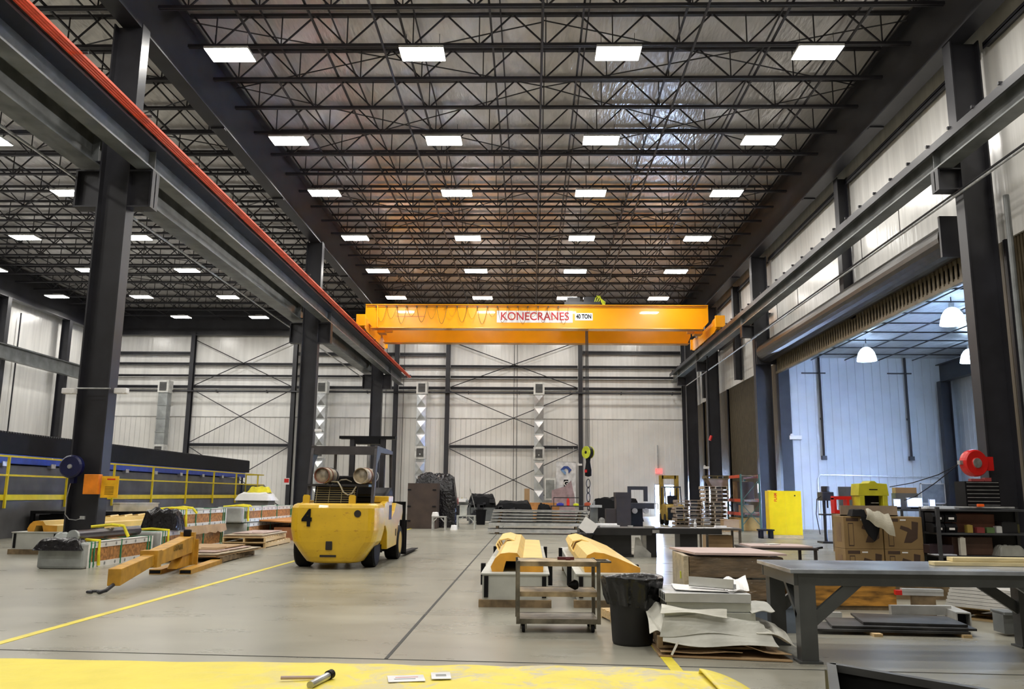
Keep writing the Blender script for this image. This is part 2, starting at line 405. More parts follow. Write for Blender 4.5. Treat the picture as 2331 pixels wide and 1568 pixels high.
# girts on the back wall
gy = YB - .25
def girt(x0, x1, z, h=0.20, d=0.2, label='', name='wall_girt', g='back wall girts', y=None):
    yy = gy if y is None else y
    o = MB().box(x0, x1, yy - d / 2, yy + d / 2, z - .02, z + .02).box(x0, x1, yy - d / 2, yy - d / 2 + .025, z - h / 2, z + h / 2).build(name, STEEL)
    return tag(o, label, 'girt', g)
segs = [(-35, -27.4, 'leftmost bay'), (-27.0, -19.1, 'bay with cross braces behind the platform'), (-18.7, -10.95, 'bay behind the forklift'),
        (-10.55, -6.85, 'narrow bay left of the middle'), (-6.45, 3.65, 'middle bay with cross braces'), (4.05, 11.8, 'bay at the right with the lit door')]
for x0, x1, l in segs:
    if x1 < -6: 
        if x1 not in (-19.1,): girt(x0, x1, 12.55, .28, label='back wall girt, topmost one, %s' % l)
    elif x0 > 4: girt(x0, x1, 12.75, .28, label='back wall girt, topmost one, %s' % l)
    girt(x0, x1, 11.7 if x0 < -10.6 else 11.6, .22, label='back wall girt, second from the top, %s' % l)
    girt(x0, x1, 10.75, .18, label='back wall girt, third from the top, %s' % l)
    girt(x0, x1, 9.85, .24, label='back wall girt just above the pipe, %s' % l)
girt(-27.0, -19.1, 5.25, .24, label='low back wall girt between the cross braces behind the platform')
girt(-6.45, 3.65, 5.25, .24, label='low back wall girt between the cross braces in the middle bay')
t = thing('fire_pipe', 'dark pipe running along the whole back wall', 'pipe', (0, YB - .78, 9.45))
MB().cyl((-34.9, 0, 0), (11.7, 0, 0), 0.07, 10).build('pipe', STEEL, t)
for x in range(-33, 12, 4): MB().box(x, x + .06, -.09, .36, -.1, .1).build('pipe_hanger', STEEL, t)
# cross braces
def brace(p, q, label, r=0.035, g='cross brace rods', name='brace_rod'):
    return tag(MB().cyl(p, q, r, 6).build(name, STEEL), label, 'brace', g)
for (x0, x1, bay) in ((-27.0, -19.1, 'behind the platform'), (-6.45, 3.65, 'in the middle bay')):
    for z0, z1, lv in ((0.3, 5.1, 'lower'), (5.4, 9.6, 'middle'), (9.9, 13.6, 'upper')):
        brace((x0, YB - .5, z0), (x1, YB - .5, z1), '%s brace rod %s rising to the right on the back wall' % (lv, bay))
        brace((x1, YB - .42, z0), (x0, YB - .42, z1), '%s brace rod %s falling to the right on the back wall' % (lv, bay))
# right wall girts
for y0, y1, l in ((22.0, 31.7, 'between the near column and the mid post'), (32.3, 42.7, 'between the mid post and the second column'), (43.3, 54.8, 'above the closed bronze door'), (55.3, 62.0, 'above the narrow bronze door'), (5, 21.5, 'at the right edge')):
    for z, w in ((13.85, 'upper'), (11.1, 'middle')):
        if z < 12 and y0 < 43: continue
        o = MB().box(XR - .2, XR - .02, y0, y1, z - .02, z + .02).box(XR - .2, XR - .175, y0, y1, z - .1, z + .1).build('wall_girt', STEEL)
        tag(o, '%s wall girt on the right wall, %s' % (w, l), 'girt', 'right wall girts')
# left wall: crane beam and girts
t = thing('crane_girder', 'pale-edged crane runway girder along the far left wall', 'girder', (-33.6, 0, 10.6))
MB().ibeam((0, 6, -.35), (0, 65.3, -.35), 0.95, 0.4, 0.04, 0.03).build('girder', STEEL2, t)
MB().box(-.05, .05, 6, 65.3, .125, .2).build('rail', STEEL, t)
t = thing('wall_pipe', 'slim dark conduit pipe dropping down the far left wall', 'pipe', (-34.9, 55.0, 2.0))
MB().cyl((0, 0, 0), (0, 0, 11.5), .05, 8).build('conduit', STEEL, t)

# ---------- crane runway girders ----------
def runway(label, x, ycs, y0, y1, zt=10.98, dep=1.05, side=1, fw=.42, cols=(20.7, 40.5, 58.6)):
    t = thing('crane_runway_girder', label, 'girder', (x, 0, 0), 0, 'crane runway girders')
    MB().ibeam((0, y0, zt - dep / 2), (0, y1, zt - dep / 2), dep, fw, 0.045, 0.03).build('girder', STEEL2, t)
    MB().box(-.30, .30, y0, y1, zt, zt + .03).box(-.30, -.275, y0, y1, zt - .2, zt).box(.275, .30, y0, y1, zt - .2, zt).build('cap_channel', STEEL, t)
    MB().box(-.04, .04, y0, y1, zt + .03, zt + .13).build('rail', STEEL, t)
    ys = []; y = y0 + 1
    while y < y1: ys.append(y); y += 3.3
    repeat('stiffener_plate', MB().box(-.2, .2, 0, .02, zt - dep + .045, zt - .045), STEEL2, t, [(0, y, 0) for y in cols])
    if side < 0:
        repeat('rail_clip', MB().box(-.34, -.24, 0, .06, zt + .03, zt + .10), STEEL, t, [(0, 5 + 1.2 * k, 0) for k in range(50)])
    return t
runway('dark runway girder carrying the red conductor bars, left side', -10.2, 0, -6, 64.4, dep=1.08)
r_ = MB().box(-.34, .46, -6, 64.3, 10.44, 10.50).build('service_ledge', STEEL); r_.location = (0, 0, 0); r_.parent = bpy.data.objects['crane_runway_girder']
runway('grey runway girder behind the first one, serving the far left bay', -11.74, 0, -6, 62, dep=.98, fw=.62)
runway('grey runway girder along the right wall', 11.12, 0, -6, 65.2, dep=0.65, side=-1, cols=(21.75, 43.0, 55.0, 62.3))
# conductor bars (orange-red) on the left girder
COND = mat('orange_conductor_cover', (0.85, 0.10, 0.03), 0.45, var=0.1)
for k in range(4):
    o = MB().box(-9.72 + k * .07, -9.675 + k * .07, -6, 66.0 - .9 - k * .1, 10.56, 10.62).build('conductor_bar', COND)
    tag(o, 'red-orange conductor bar along the left runway, %s' % ('outermost toward the girder', 'second from the girder', 'third from the girder', 'farthest from the girder')[k], 'conductor bar', 'red conductor bars on the left crane runway')
t = thing('bracket_row', 'small dark arms holding the red conductor bars', 'bracket', (-9.72, 0, 10.61))
repeat('bracket_arm', MB().bar((-.06, 0, .03), (.36, 0, .03), .04, .05), STEEL, t, [(0, 4 + 3.0 * k, 0) for k in range(21)])
t = thing('conduit_run', 'pale conduit hung under the left runway girder', 'pipe', (-12.15, 0, 9.75))
MB().cyl((0, 6, 0), (0, 61, 0), .035, 8).build('conduit', GALV, t)
t = thing('conduit_run', 'thin conduit running below the right runway girder', 'pipe', (11.35, 0, 9.55))
MB().cyl((0, 4, 0), (0, 61, 0), .035, 8).build('conduit', GALV, t)
for y in (12, 25, 28, 35, 38, 46, 50): MB().cyl((0, y, 0), (0, y, .8), .012, 6).build('hanger', STEEL, t)
t = thing('conduit_run', 'second thin conduit beside the coil over the opening', 'pipe', (11.42, 0, 9.68))
MB().cyl((0, 4, 0), (0, 43, 0), .03, 8).build('conduit', STEEL, t)

# ---------- roof: girders, joists, bridging ----------
for x, l in ((-10.97, 'deep dark roof girder over the left column line'), (11.75, 'deep dark roof girder along the right wall')):
    t = thing('roof_girder', l, 'girder', (x, 0, 0), 0, 'roof girders')
    MB().ibeam((0, YF + .1, 15.12), (0, YB - .05, 15.12), 2.15, 0.52, 0.05, 0.04).build('girder', STEEL, t)
    repeat('splice_plate', MB().box(-.24, .24, 0, .2, 14.0, 14.045), STEEL, t, [(0, y, 0) for y in (27, 34, 47, 54)])
t = thing('roof_girder', 'dark roof girder across the top of the back wall', 'girder', (0, YB - .4, 0), 0, 'roof girders')
MB().ibeam((XL + .1, 0, 15.1), (XR - .1, 0, 15.1), 2.2, 0.5, 0.05, 0.04).build('girder', STEEL, t)
t = thing('roof_girder', 'dark roof girder along the far left wall', 'girder', (-34.5, 0, 0), 0, 'roof girders')
MB().ibeam((0, YF + .1, 15.1), (0, YB - .9, 15.1), 2.15, 0.5, 0.05, 0.04).build('girder', STEEL, t)

ZB, ZU = 15.17, 16.2
def joist(label, x0, x1, y, group):
    t = thing('bar_joist', label, 'joist', (0, y, 0), 0, group)
    MB().box(x0, x1, -.07, -.012, ZB - .045, ZB + .045).box(x0, x1, .012, .07, ZB - .045, ZB + .045).build('bottom_chord', JOIST, t)
    MB().box(x0, x1, -.07, .07, ZU - .05, ZU + .04).build('top_chord', JOIST, t)
    w = MB(); L = x1 - x0; n = round((L - 2.0) / 2.05); e = (L - n * 2.05) / 2; s = .026
    xs = [x0 + e + i * 2.05 for i in range(n + 1)]
    for i, x in enumerate(xs):
        w.bar((x, 0, ZB), (x, 0, ZU), .034, .034)
        if i < n:
            w.bar((x, 0, ZB), (x + 1.025, 0, ZU), .045, .045); w.bar((x + 1.025, 0, ZU), (x + 2.05, 0, ZB), .045, .045)
    w.bar((x0 + .1, 0, ZU), (xs[0], 0, ZB), .06, .06); w.bar((x1 - .1, 0, ZU), (xs[-1], 0, ZB), .06, .06)
    w.build('web_bars', JOIST, t)
    return t
jy = [21.55 + 2.09 * k for k in range(21)]
j0 = joist('open-web roof joist over the main bay, nearest one in view', -10.7, 11.48, jy[0], 'roof joists over the main bay')
for k, y in enumerate(jy[1:], 1):
    dup(j0, 'open-web roof joist over the main bay, %s from the nearest in view' % ORD[k], (0, y, 0))
for y, q in ((19.46, 'just'), (17.37, 'farther')): dup(j0, 'open-web roof joist over the main bay, %s above the top of the view' % q, (0, y, 0))
j1 = joist('open-web roof joist over the far left bay, nearest one in view', -34.2, -11.25, jy[0], 'roof joists over the far left bay')
for k, y in enumerate(jy[1:], 1):
    dup(j1, 'open-web roof joist over the far left bay, %s from the nearest in view' % ORD[k], (0, y, 0))
dup(j1, 'open-web roof joist over the far left bay, just above the top of the view', (0, 19.46, 0))
def line(x, z, r, label, y0=14, y1=65.4):
    o = MB().bar((x, y0, z), (x, y1, z), r * 2, r * 2).build('bridging_angle', JOIST)
    return tag(o, label, 'bridging', 'long bridging lines across the joists')
for i, x in enumerate((-8.6, -6.5, -3.9, -1.25, 1.45, 4.4, 7.3, 9.6)):
    line(x, ZB + .088, .03, 'lower bridging line crossing the main bay joists, %s from the left' % ORD[i])
    line(x + .25, ZU - .125, .022, 'upper bridging line crossing the main bay joists, %s from the left' % ORD[i])
for i, x in enumerate((-31.5, -28.7, -24.8, -22.0, -17.5, -14.0)):
    line(x, ZB + .088, .03, 'lower bridging line crossing the far left joists, %s from the left' % ORD[i])
    line(x + .3, ZU - .125, .022, 'upper bridging line crossing the far left joists, %s from the left' % ORD[i])
for i, x in enumerate((-4.6, 0.27, 4.9)):
    t = thing('sprinkler_pipe', 'sprinkler pipe along the roof, %s' % ('left of the middle', 'nearest the middle', 'right of the middle')[i], 'pipe', (x, 0, ZB - .1), 0, 'sprinkler pipes under the roof')
    MB().cyl((0, 14, 0), (0, 64.8, 0), .04, 8).build('pipe', JOIST, t)
    MB().cyl((0, 14, -.02), (0, 14.01, -.1), .02, 6).cyl((0, 31, 0), (0, 31, -.12), .025, 6).cyl((0, 44, 0), (0, 44, -.12), .025, 6).build('sprinkler_heads', JOIST, t)
# horizontal X bracing rods in the roof plane
k = 0
for bx0, bx1, nm in ((-10.7, 0.3, 'main bay left half'), (0.3, 11.4, 'main bay right half'), (-34.2, -22.8, 'far bay left half'), (-22.8, -11.3, 'far bay right half')):
    for y0, y1, d in ((23.6, 27.8, 'near the front'), (27.8, 34.0, 'second from the front'), (38.0, 46.0, 'over the middle'), (50.0, 58.0, 'toward the back')):
        brace((bx0, y0, ZU - .22), (bx1, y1, ZU - .22), 'roof brace rod running back to the right, %s, %s' % (nm, d), .022, 'roof brace rods', 'roof_brace_rod')
        brace((bx1, y0, ZU - .28), (bx0, y1, ZU - .28), 'roof brace rod running back to the left, %s, %s' % (nm, d), .022, 'roof brace rods', 'roof_brace_rod')

# ---------- ceiling fixtures ----------
LENS = bpy.data.materials.new('lit_diffuser'); LENS.use_nodes = True
_nt = LENS.node_tree; _nt.nodes.clear()
_o = _nt.nodes.new('ShaderNodeOutputMaterial'); _e = _nt.nodes.new('ShaderNodeEmission')
_e.inputs[0].default_value = (1.0, 0.965, 0.905, 1); _e.inputs[1].default_value = LAMP_W
_nt.links.new(_e.outputs[0], _o.inputs[0])
def fixture(label, loc, group):
    t = thing('ceiling_light', label, 'light', loc, 0, group)
    MB().box(-.66, .66, -.40, .40, .02, .09).box(-.25, .25, -.12, .12, .09, .2).build('housing', mat('white_fixture_housing', (.6, .6, .6), .5), t)
    l = MB(); l.add([(-.64, -.38, .005), (.64, -.38, .005), (.64, .38, .005), (-.64, .38, .005)], [(3, 2, 1, 0)])
    l.build('diffuser', LENS, t)
    MB().cyl((-.5, 0, .08), (-.5, 0, .68), .008, 6).build('hanger_rod', STEEL, t)
    MB().cyl((.5, 0, .08), (.5, 0, .68), .008, 6).build('hanger_rod', STEEL, t)
    return t
ly = (23.0, 29.2, 34.7, 41.2, 47.6, 54.4, 60.9)
lx = (-9.12, -3.31, 2.53, 8.42)
nm = ('leftmost', 'second from the left', 'third from the left', 'rightmost')
rw = ('nearest row', 'second row', 'third row', 'fourth row', 'fifth row', 'sixth row', 'last row')
f0 = fixture('bright ceiling light over the main bay, nearest row, leftmost', (lx[0], ly[0], 14.5), 'lit fixtures over the main bay')
for j, y in enumerate(ly):
    for i, x in enumerate(lx):
        if i == 0 and j == 0: continue
        if j == 5 and i == 2: x -= .2
        dup(f0, 'bright ceiling light over the main bay, %s, %s' % (rw[j], nm[i]), (x, y, 14.5))
for j, y in enumerate((16.8, 10.6, 4.4, -1.8)):
    for i, x in enumerate(lx):
        dup(f0, 'ceiling light over the main bay beyond the top edge, %s, %s' % (ORD[j] + ' row', nm[i]), (x, y, 14.5))
lx2 = (-32.2, -26.4, -20.5, -14.6)
for j, y in enumerate(ly):
    for i, x in enumerate(lx2):
        if i == 3: continue
        dup(f0, 'bright ceiling light over the far left bay, %s, %s' % (rw[j], ('leftmost', 'middle', 'rightmost')[i]), (x, y, 14.5), group='lit fixtures over the far left bay')
for j, y in enumerate((16.8, 10.6, 4.4)):
    for i, x in enumerate(lx2[:3]):
        dup(f0, 'ceiling light over the far left bay beyond the top edge, %s, %s' % (ORD[j] + ' row', ('leftmost', 'middle', 'rightmost')[i]), (x, y, 14.5), group='lit fixtures over the far left bay')

# dome lamps of the neighbouring bay
DOME = bpy.data.materials.new('lit_dome'); DOME.use_nodes = True
_b = DOME.node_tree.nodes['Principled BSDF']; _b.inputs['Base Color'].default_value = (.9, .95, 1, 1)
_b.inputs['Emission Color'].default_value = (0.55, 0.75, 1.0, 1); _b.inputs['Emission Strength'].default_value = 5.0
BULB = bpy.data.materials.new('lit_bulb'); BULB.use_nodes = True
_b = BULB.node_tree.nodes['Principled BSDF']; _b.inputs['Emission Color'].default_value = (0.42, 0.62, 1.0, 1); _b.inputs['Emission Strength'].default_value = ANNEX_W
def dome(label, loc):
    t = thing('dome_lamp', label, 'lamp', loc, 0, 'dome lamps in the neighbouring bay')
    MB().lathe([(.06, .62), (.14, .6), (.24, .52), (.34, .36), (.40, .15), (.42, 0), (.40, 0), (.38, .15), (.32, .35), (.22, .5), (.12, .57)], n=24).build('shade', DOME, t, smooth=True)
    MB().lathe([(0.001, .12), (.13, .16), (.16, .28), (.11, .42), (.001, .46)], n=14).build('bulb', BULB, t, smooth=True)
    MB().cyl((0, 0, .6), (0, 0, .78), .09, 12).build('ballast', GALV, t)
    MB().cyl((0, 0, .78), (0, 0, 1.0), .02, 8).build('stem', STEEL, t)
dome('lit dome lamp in the neighbouring bay, highest in view', (14.75, 29.0, 7.55))
dome('lit dome lamp in the neighbouring bay, lower left', (14.9, 37.0, 7.55))
dome('lit dome lamp in the neighbouring bay, lower right by the dark beam', (19.6, 37.3, 7.55))
# ---------- bridge crane ----------
CRANE = mat('crane_orange_yellow', (0.95, 0.38, 0.004), 0.22, var=0.03, scale=0.7, coat=0.4)
CRED = mat('red_letter_paint', (0.50, 0.02, 0.03), 0.5)
t = thing('bridge_crane', 'orange-yellow overhead bridge crane with two girders spanning the main bay', 'crane', (0.25, 50.0, 0))
g = MB()
# front girder with tapered ends (outline in X-Z, thickness 0.6)
g.prism([(-10.5, 12.05), (-10.5, 13.03), (10.5, 13.0), (10.5, 12.0), (10.1, 11.55), (-10.0, 11.6)], 0.0, 0.62, 'Y')
g.box(-10.15, 10.2, -.05, .67, 11.55, 11.60).box(-10.5, 10.5, -.05, .67, 13.0, 13.06)
fg = g.build('front_girder', CRANE, t, bevel=.02)
rail_edge = MB().box(-10.4, 10.4, -.085, -.05, 12.9, 12.925).box(-10.4, 10.4, -.085, -.05, 12.98, 13.0)
rail_edge.build('festoon_track', mat('brown_track', (.25, .07, .01), .5), fg)
g = MB().prism([(-10.2, 11.9), (-10.2, 13.0), (10.2, 13.0), (10.2, 11.9), (10.0, 11.47), (-10.0, 11.47)], 4.2, 4.8, 'Y').box(-10.1, 10.1, 4.15, 4.85, 11.42, 11.47)
g.build('rear_girder', CRANE, t, bevel=.02)
for s, nm in ((-1, 'end_truck'), (1, 'end_truck')):
    x = -10.45 if s < 0 else 10.87
    e = MB().prism([(-1.3, 11.35), (-1.3, 12.0), (-.9, 12.05), (-.3, 12.05), (0, 11.95), (5.0, 11.95), (5.4, 12.05), (5.9, 12.05), (6.3, 11.95), (6.3, 11.35), (5.6, 11.22), (-.6, 11.22)], x - .2, x + .2, 'X')
    e.box(x - .28, x + .28, -1.5, -1.3, 11.4, 12.1).box(x - .28, x + .28, 6.3, 6.5, 11.4, 12.1)
    o = e.build(nm, CRANE, t, bevel=.015)
    for y in (-.8, .9, 4.2, 5.7): MB().cyl((x - .1, y, 11.33), (x + .1, y, 11.33), .24, 16).build('wheel', STEEL, o)
    MB().box(x - .75 * s - .25, x - .75 * s + .25, 1.2, 2.0, 11.5, 12.0).cyl((x - .75 * s, 1.6, 11.75), (x - 1.4 * s, 1.6, 11.75), .18, 14).build('drive_motor', CRANE, o)
    MB().box(x - .55 * s - .02, x - .55 * s + .02, .62, 4.2, 11.98, 12.02).box(x - .55 * s - .02, x - .55 * s + .02, .62, 4.2, 12.5, 12.54).build('walkway_rail', CRANE, o)
# lettering on the front face
WPLATE = mat('white_sign_vinyl', (0.80, 0.80, 0.80), 0.5)
sg = MB().box(-2.40, 2.24, -.012, 0, 11.93, 12.67).build('name_plate', WPLATE, t)
text('KONECRANES', 0.70, CRED, sg, (-0.08, -.016, 12.30), (R(90), 0, 0), sx=.93, bold=.008)
sg = MB().box(2.38, 3.46, -.012, 0, 12.08, 12.54).build('capacity_plate', WPLATE, t)
text('40 TON', 0.38, BLACK, sg, (2.92, -.016, 12.31), (R(90), 0, 0), sx=.70, bold=.012)
MB().box(-8.6, -6.8, -.006, 0, 12.28, 12.30).build('stripe', CRED, t)
# festoon cables
CAB = mat('festoon_cable', (0.55, 0.24, 0.01), 0.5)
CABD = mat('festoon_cable_dark', (0.22, 0.10, 0.02), 0.5)
for k in range(19):
    x0 = -9.8 + k * .62; w = .62; sag = (.95, .75, 1.05, .6)[k % 4]
    pts = [(x0 + w * u, -.14 - .05 * (k % 2), 12.86 - sag * 4 * u * (1 - u)) for u in [i / 10 for i in range(11)]]
    MB().tube(pts, .014, 5).build('festoon_loop', CAB if k % 2 else CABD, t)
    MB().box(x0 - .04, x0 + .04, -.2, -.05, 12.82, 12.92).build('festoon_trolley', STEEL, t)
MB().tube([(-9.75, -.12, 12.95), (-9.7, -.14, 12.2), (-9.72, -.12, 11.6)], .05, 8).build('riser_pipe', CRANE, t)
tr = thing('crane_trolley', 'dark hoist trolley on top of the crane girders', 'trolley', (3.2, 52.1, 0))
MB().box(-1.2, 1.0, -1.9, 1.9, 13.12, 13.3).box(-1.0, -.2, -1.2, 1.0, 13.3, 13.75).box(.0, .75, -1.5, .2, 13.3, 13.7).build('frame', STEEL, tr)
MB().cyl((-.7, 0, 13.55), (.9, 0, 13.55), .38, 18).build('rope_drum', STEEL2, tr)
for x in (-1, .8):
    for y in (-1.75, 2.35): MB().cyl((x - .06, y, 13.17), (x + .06, y, 13.17), .12, 14).build('wheel', STEEL, tr)
YGR = mat('acid_yellow_paint', (0.55, 0.62, 0.03), 0.45)
for k in range(3):
    MB().tube([(.6 + .1 * k, -1.8, 13.1), (.75 + .15 * k, -1.7, 13.6), (1.0 - .1 * k, -1.6, 13.75), (1.1 + .1 * k, -1.8, 13.3), (1.25, -2.0, 12.9)], .035, 6).build('yellow_cable', YGR, tr)
hk = thing('crane_hook_block', 'yellow-cheeked hook block with black hook and chain hanging from the crane', 'hook', (3.5, 52.0, 0))
for k in range(6): MB().cyl((-.22 + k * .075, 0, 4.5), (-.14 + k * .04, 0, 13.1), .014, 6).build('wire_rope', STEEL, hk)
for y in (-.16, .16): MB().cyl((-.0, y - .02, 4.18), (0, y + .02, 4.18), .38, 20).build('cheek_plate', YGR, hk)
MB().cyl((0, -.13, 4.18), (0, .13, 4.18), .36, 20).build('sheave', STEEL, hk)
MB().cyl((0, -.2, 4.18), (0, .2, 4.18), .09, 12).build('axle', BLACK, hk)
MB().lathe([(.05, 2.7), (.2, 2.75), (.21, 3.1), (.17, 3.3), (.13, 3.6), (.16, 3.85), (.05, 3.95)], n=16).build('hook_shank', BLACK, hk, smooth=True)
MB().box(-.08, .1, -.22, -.18, 2.95, 3.12).build('red_latch', RED, hk)
def link(c, w, h, r, rot):
    pts = []
    for i in range(17):
        a = 2 * PI * i / 16; x = w * math.cos(a); z = h * math.sin(a)
        pts.append((c[0] + x * math.cos(rot), c[1] + x * math.sin(rot), c[2] + z))
    return MB().tube(pts, r, 6)
hk.rotation_euler = (0, 0, R(-52))
z = 2.5
for i, (w, h) in enumerate(((.17, .27), (.1, .2), (.15, .3), (.08, .16), (.08, .16), (.15, .18))):
    link((0, 0, z - h + .05), w, h, .028, 0 if i % 2 == 0 else PI / 2).build('chain_link', STEEL, hk, smooth=True); z -= 2 * h - .07
# ---------- back wall fittings ----------
DUCT = mat('duct_sheet_metal', (0.62, 0.64, 0.65), 0.28, 0.8, var=0.10, scale=2)
DUCTB = mat('plain_duct_metal', (0.36, 0.38, 0.38), 0.4, 0.5, var=0.1, scale=2)
GRILL = mat('duct_grille_dark', (0.05, 0.05, 0.05), 0.6)
def duct(label, x, crossed=True, ret=True):
    t = thing('air_duct', label, 'duct', (x, YB - 1.15, 0), 0, 'silver air ducts on the back wall')
    z = 0.9; seg = 1.05; k = 0; w = .36
    vs = MB()
    m = DUCT if crossed else DUCTB
    while z < 9.2:
        z1 = min(z + seg, 9.25); c = (z + z1) / 2
        # cross-broken sheet: shallow pyramid front
        d = -.52 if crossed else -.40
        vs.add([(-w, -.38, z + .02), (w, -.38, z + .02), (w, -.38, z1 - .02), (-w, -.38, z1 - .02), (0, d, c), (-w, .38, z + .02), (w, .38, z + .02), (w, .38, z1 - .02), (-w, .38, z1 - .02)],
               [(0, 1, 4), (1, 2, 4), (2, 3, 4), (3, 0, 4), (1, 6, 7, 2), (0, 3, 8, 5), (5, 8, 7, 6), (0, 5, 6, 1), (3, 2, 7, 8)])
        vs.box(-w - .02, w + .02, -.42, .4, z1 - .03, z1 + .03)
        z = z1
    vs.build('duct_body', m, t)
    for zz in (9.72, 4.7):
        MB().box(-.42, .42, -.46, .42, zz - .48, zz + .48).build('register_box', mat('pale_register', (.66, .66, .63), .45), t)
        g = MB().box(-.27, .27, -.50, -.461, zz - .33, zz + .33).build('grille', GRILL, t)
        fr = MB()
        for i in range(6): fr.box(-.26, .26, -.512, -.50, zz - .3 + i * .115, zz - .28 + i * .115)
        fr.build('louvre', mat('louvre_metal', (.25, .25, .24), .5), g)
    MB().box(-.45, .45, -.5, .45, 0, .9).build('plenum_base', m, t)
    if ret:
        o = MB().box(.44, 1.28, -.42, .42, 1.2, 2.85).build('return_box', mat('pale_register', (.66, .66, .63), .45), t)
        MB().box(.54, 1.18, -.45, -.421, 1.34, 2.7).build('filter_screen', mat('filter_screen', (.25, .26, .25), .7), o)
duct('silver air duct beside the banner in the middle bay', 0.58)
duct('silver air duct right of the forklift mast, under the left end of the crane', -8.55)
duct('silver air duct behind the forklift guard, right of the second column', -16.4, ret=False)
duct('dull grey air duct behind the platform railing at the left', -28.9, False, ret=False)

# exit sign
t = thing('exit_sign', 'small red exit sign over the lit back door', 'sign', (9.93, YB - .14, 3.48))
MB().box(-.26, .26, -.05, .05, -.19, .19).build('sign_box', mat('exit_red_box', (.9, .25, .25), .4, emit=(1, .12, .1), estr=.5), t)
text('EXIT', .26, WHITE, t, (0, -.06, 0), (R(90), 0, 0), sx=.7, bold=.006)
MB().box(-.1, -.04, -.03, .03, .19, 2.0).build('conduit', GALV, t)
# banner
t = thing('banner', 'tall white banner with a blue diamond emblem hanging beside the duct', 'banner', (2.68, YB - .72, 0))
MB().grid(8, 16, lambda u, v: (-.76 + 1.52 * u, .02 * math.sin(u * 5 + v * 9), .9 + 3.18 * v)).build('cloth', mat('banner_cloth', (.74, .74, .75), .6), t, solid=.01)
BL = mat('emblem_blue', (.03, .07, .30), .5); BL2 = mat('emblem_light_blue', (.20, .35, .62), .5)
e = MB()
for poly in ([(-.44, 3.5), (-.16, 3.78), (.16, 3.78), (.02, 3.62), (-.18, 3.5)], [(.16, 3.78), (.44, 3.5), (.2, 3.22), (.18, 3.5), (.02, 3.62)]):
    e.prism(poly, -.07, -.05, 'Y')
e.build('emblem', BL, t)
MB().prism([(-.44, 3.5), (-.05, 3.1), (.02, 3.3), (-.18, 3.5)], -.07, -.05, 'Y').build('emblem_facet', BL2, t)
b_ = MB().box(-.17, .17, -.07, -.05, 2.15, 2.75)
b_.build('letter_patch', BLACK, t)
text('G', .5, WHITE, t, (0.0, -.085, 2.45), (R(90), 0, 0), bold=.01)
MB().bar((-.78, 0, 4.1), (.78, 0, 4.1), .04, .04).build('rod', GALV, t)
for x in (-.6, .6): MB().cyl((x, 0, 4.1), (x, .28, 5.24), .012, 6).build('cord', GALV, t)
# small wall signs
for x, z, l in ((-19.0, 2.45, 'left of the second column'), (-6.95, 2.5, 'above the brown shipping box')):
    t = thing('wall_sign', 'small red and white sign %s' % l, 'sign', (x, YB - .72, z))
    MB().box(-.22, .22, 0, .02, -.25, .25).build('panel', WHITE, t)
    MB().box(-.18, .18, -.01, 0, -.1, .2).build('red_square', RED, t)
# thin conduits on back wall
for x, l in ((-11.6, 'left of the end column'), (-10.2, 'right of the end column'), (-1.4, 'in the middle of the cross braces'), (-1.15, 'just right of the middle of the cross braces')):
    tag(MB().cyl((x, YB - .12, 0.3), (x, YB - .12, 14.0), .018, 6).build('conduit_pipe', STEEL), 'thin vertical conduit on the back wall %s' % l, 'conduit', 'vertical conduits on the back wall')
# stack of long steel sheets / channels in the middle distance
SHT = mat('galvanised_channel', (0.50, 0.50, 0.48), 0.38, 0.5, var=0.12, scale=4)
t0 = (0.3, 34.9)
zz = 0.10
for i, (h, xo, l) in enumerate(((.15, -.06, 'lowest'), (.15, -.02, 'second from the floor'), (.06, .05, 'third from the floor'), (.06, .08, 'fourth from the floor'), (.06, .11, 'fifth from the floor'), (.07, .14, 'topmost'))):
    z0 = [0.07, .32, .53, .65, .77, .88][i]
    t = thing('steel_channel', 'long galvanised steel channel in the floor stack, %s' % l, 'channel', (t0[0] + xo, t0[1], z0), 0, 'long galvanised channels stacked in the middle distance')
    x1 = 1.95 if i < 2 else 1.9
    MB().box(-1.98, x1, -.5, -.46, 0, h).box(-1.98, x1, .46, .5, 0, h).box(-1.98, x1, -.5, .5, h - .02, h).build('channel_body', SHT, t)
    if i: MB().box(-1.7, -1.6, -.45, .45, -(z0 - [0, .22, .47, .59, .71, .83][i]), -.001).build('spacer', DWOOD, t); MB().box(1.5, 1.6, -.45, .45, -(z0 - [0, .22, .47, .59, .71, .83][i]), -.001).build('spacer', DWOOD, t)
    else: MB().box(-1.7, -1.55, -.45, .45, -.07, .0).build('spacer', DWOOD, t); MB().box(1.4, 1.55, -.45, .45, -.07, .0).build('spacer', DWOOD, t)
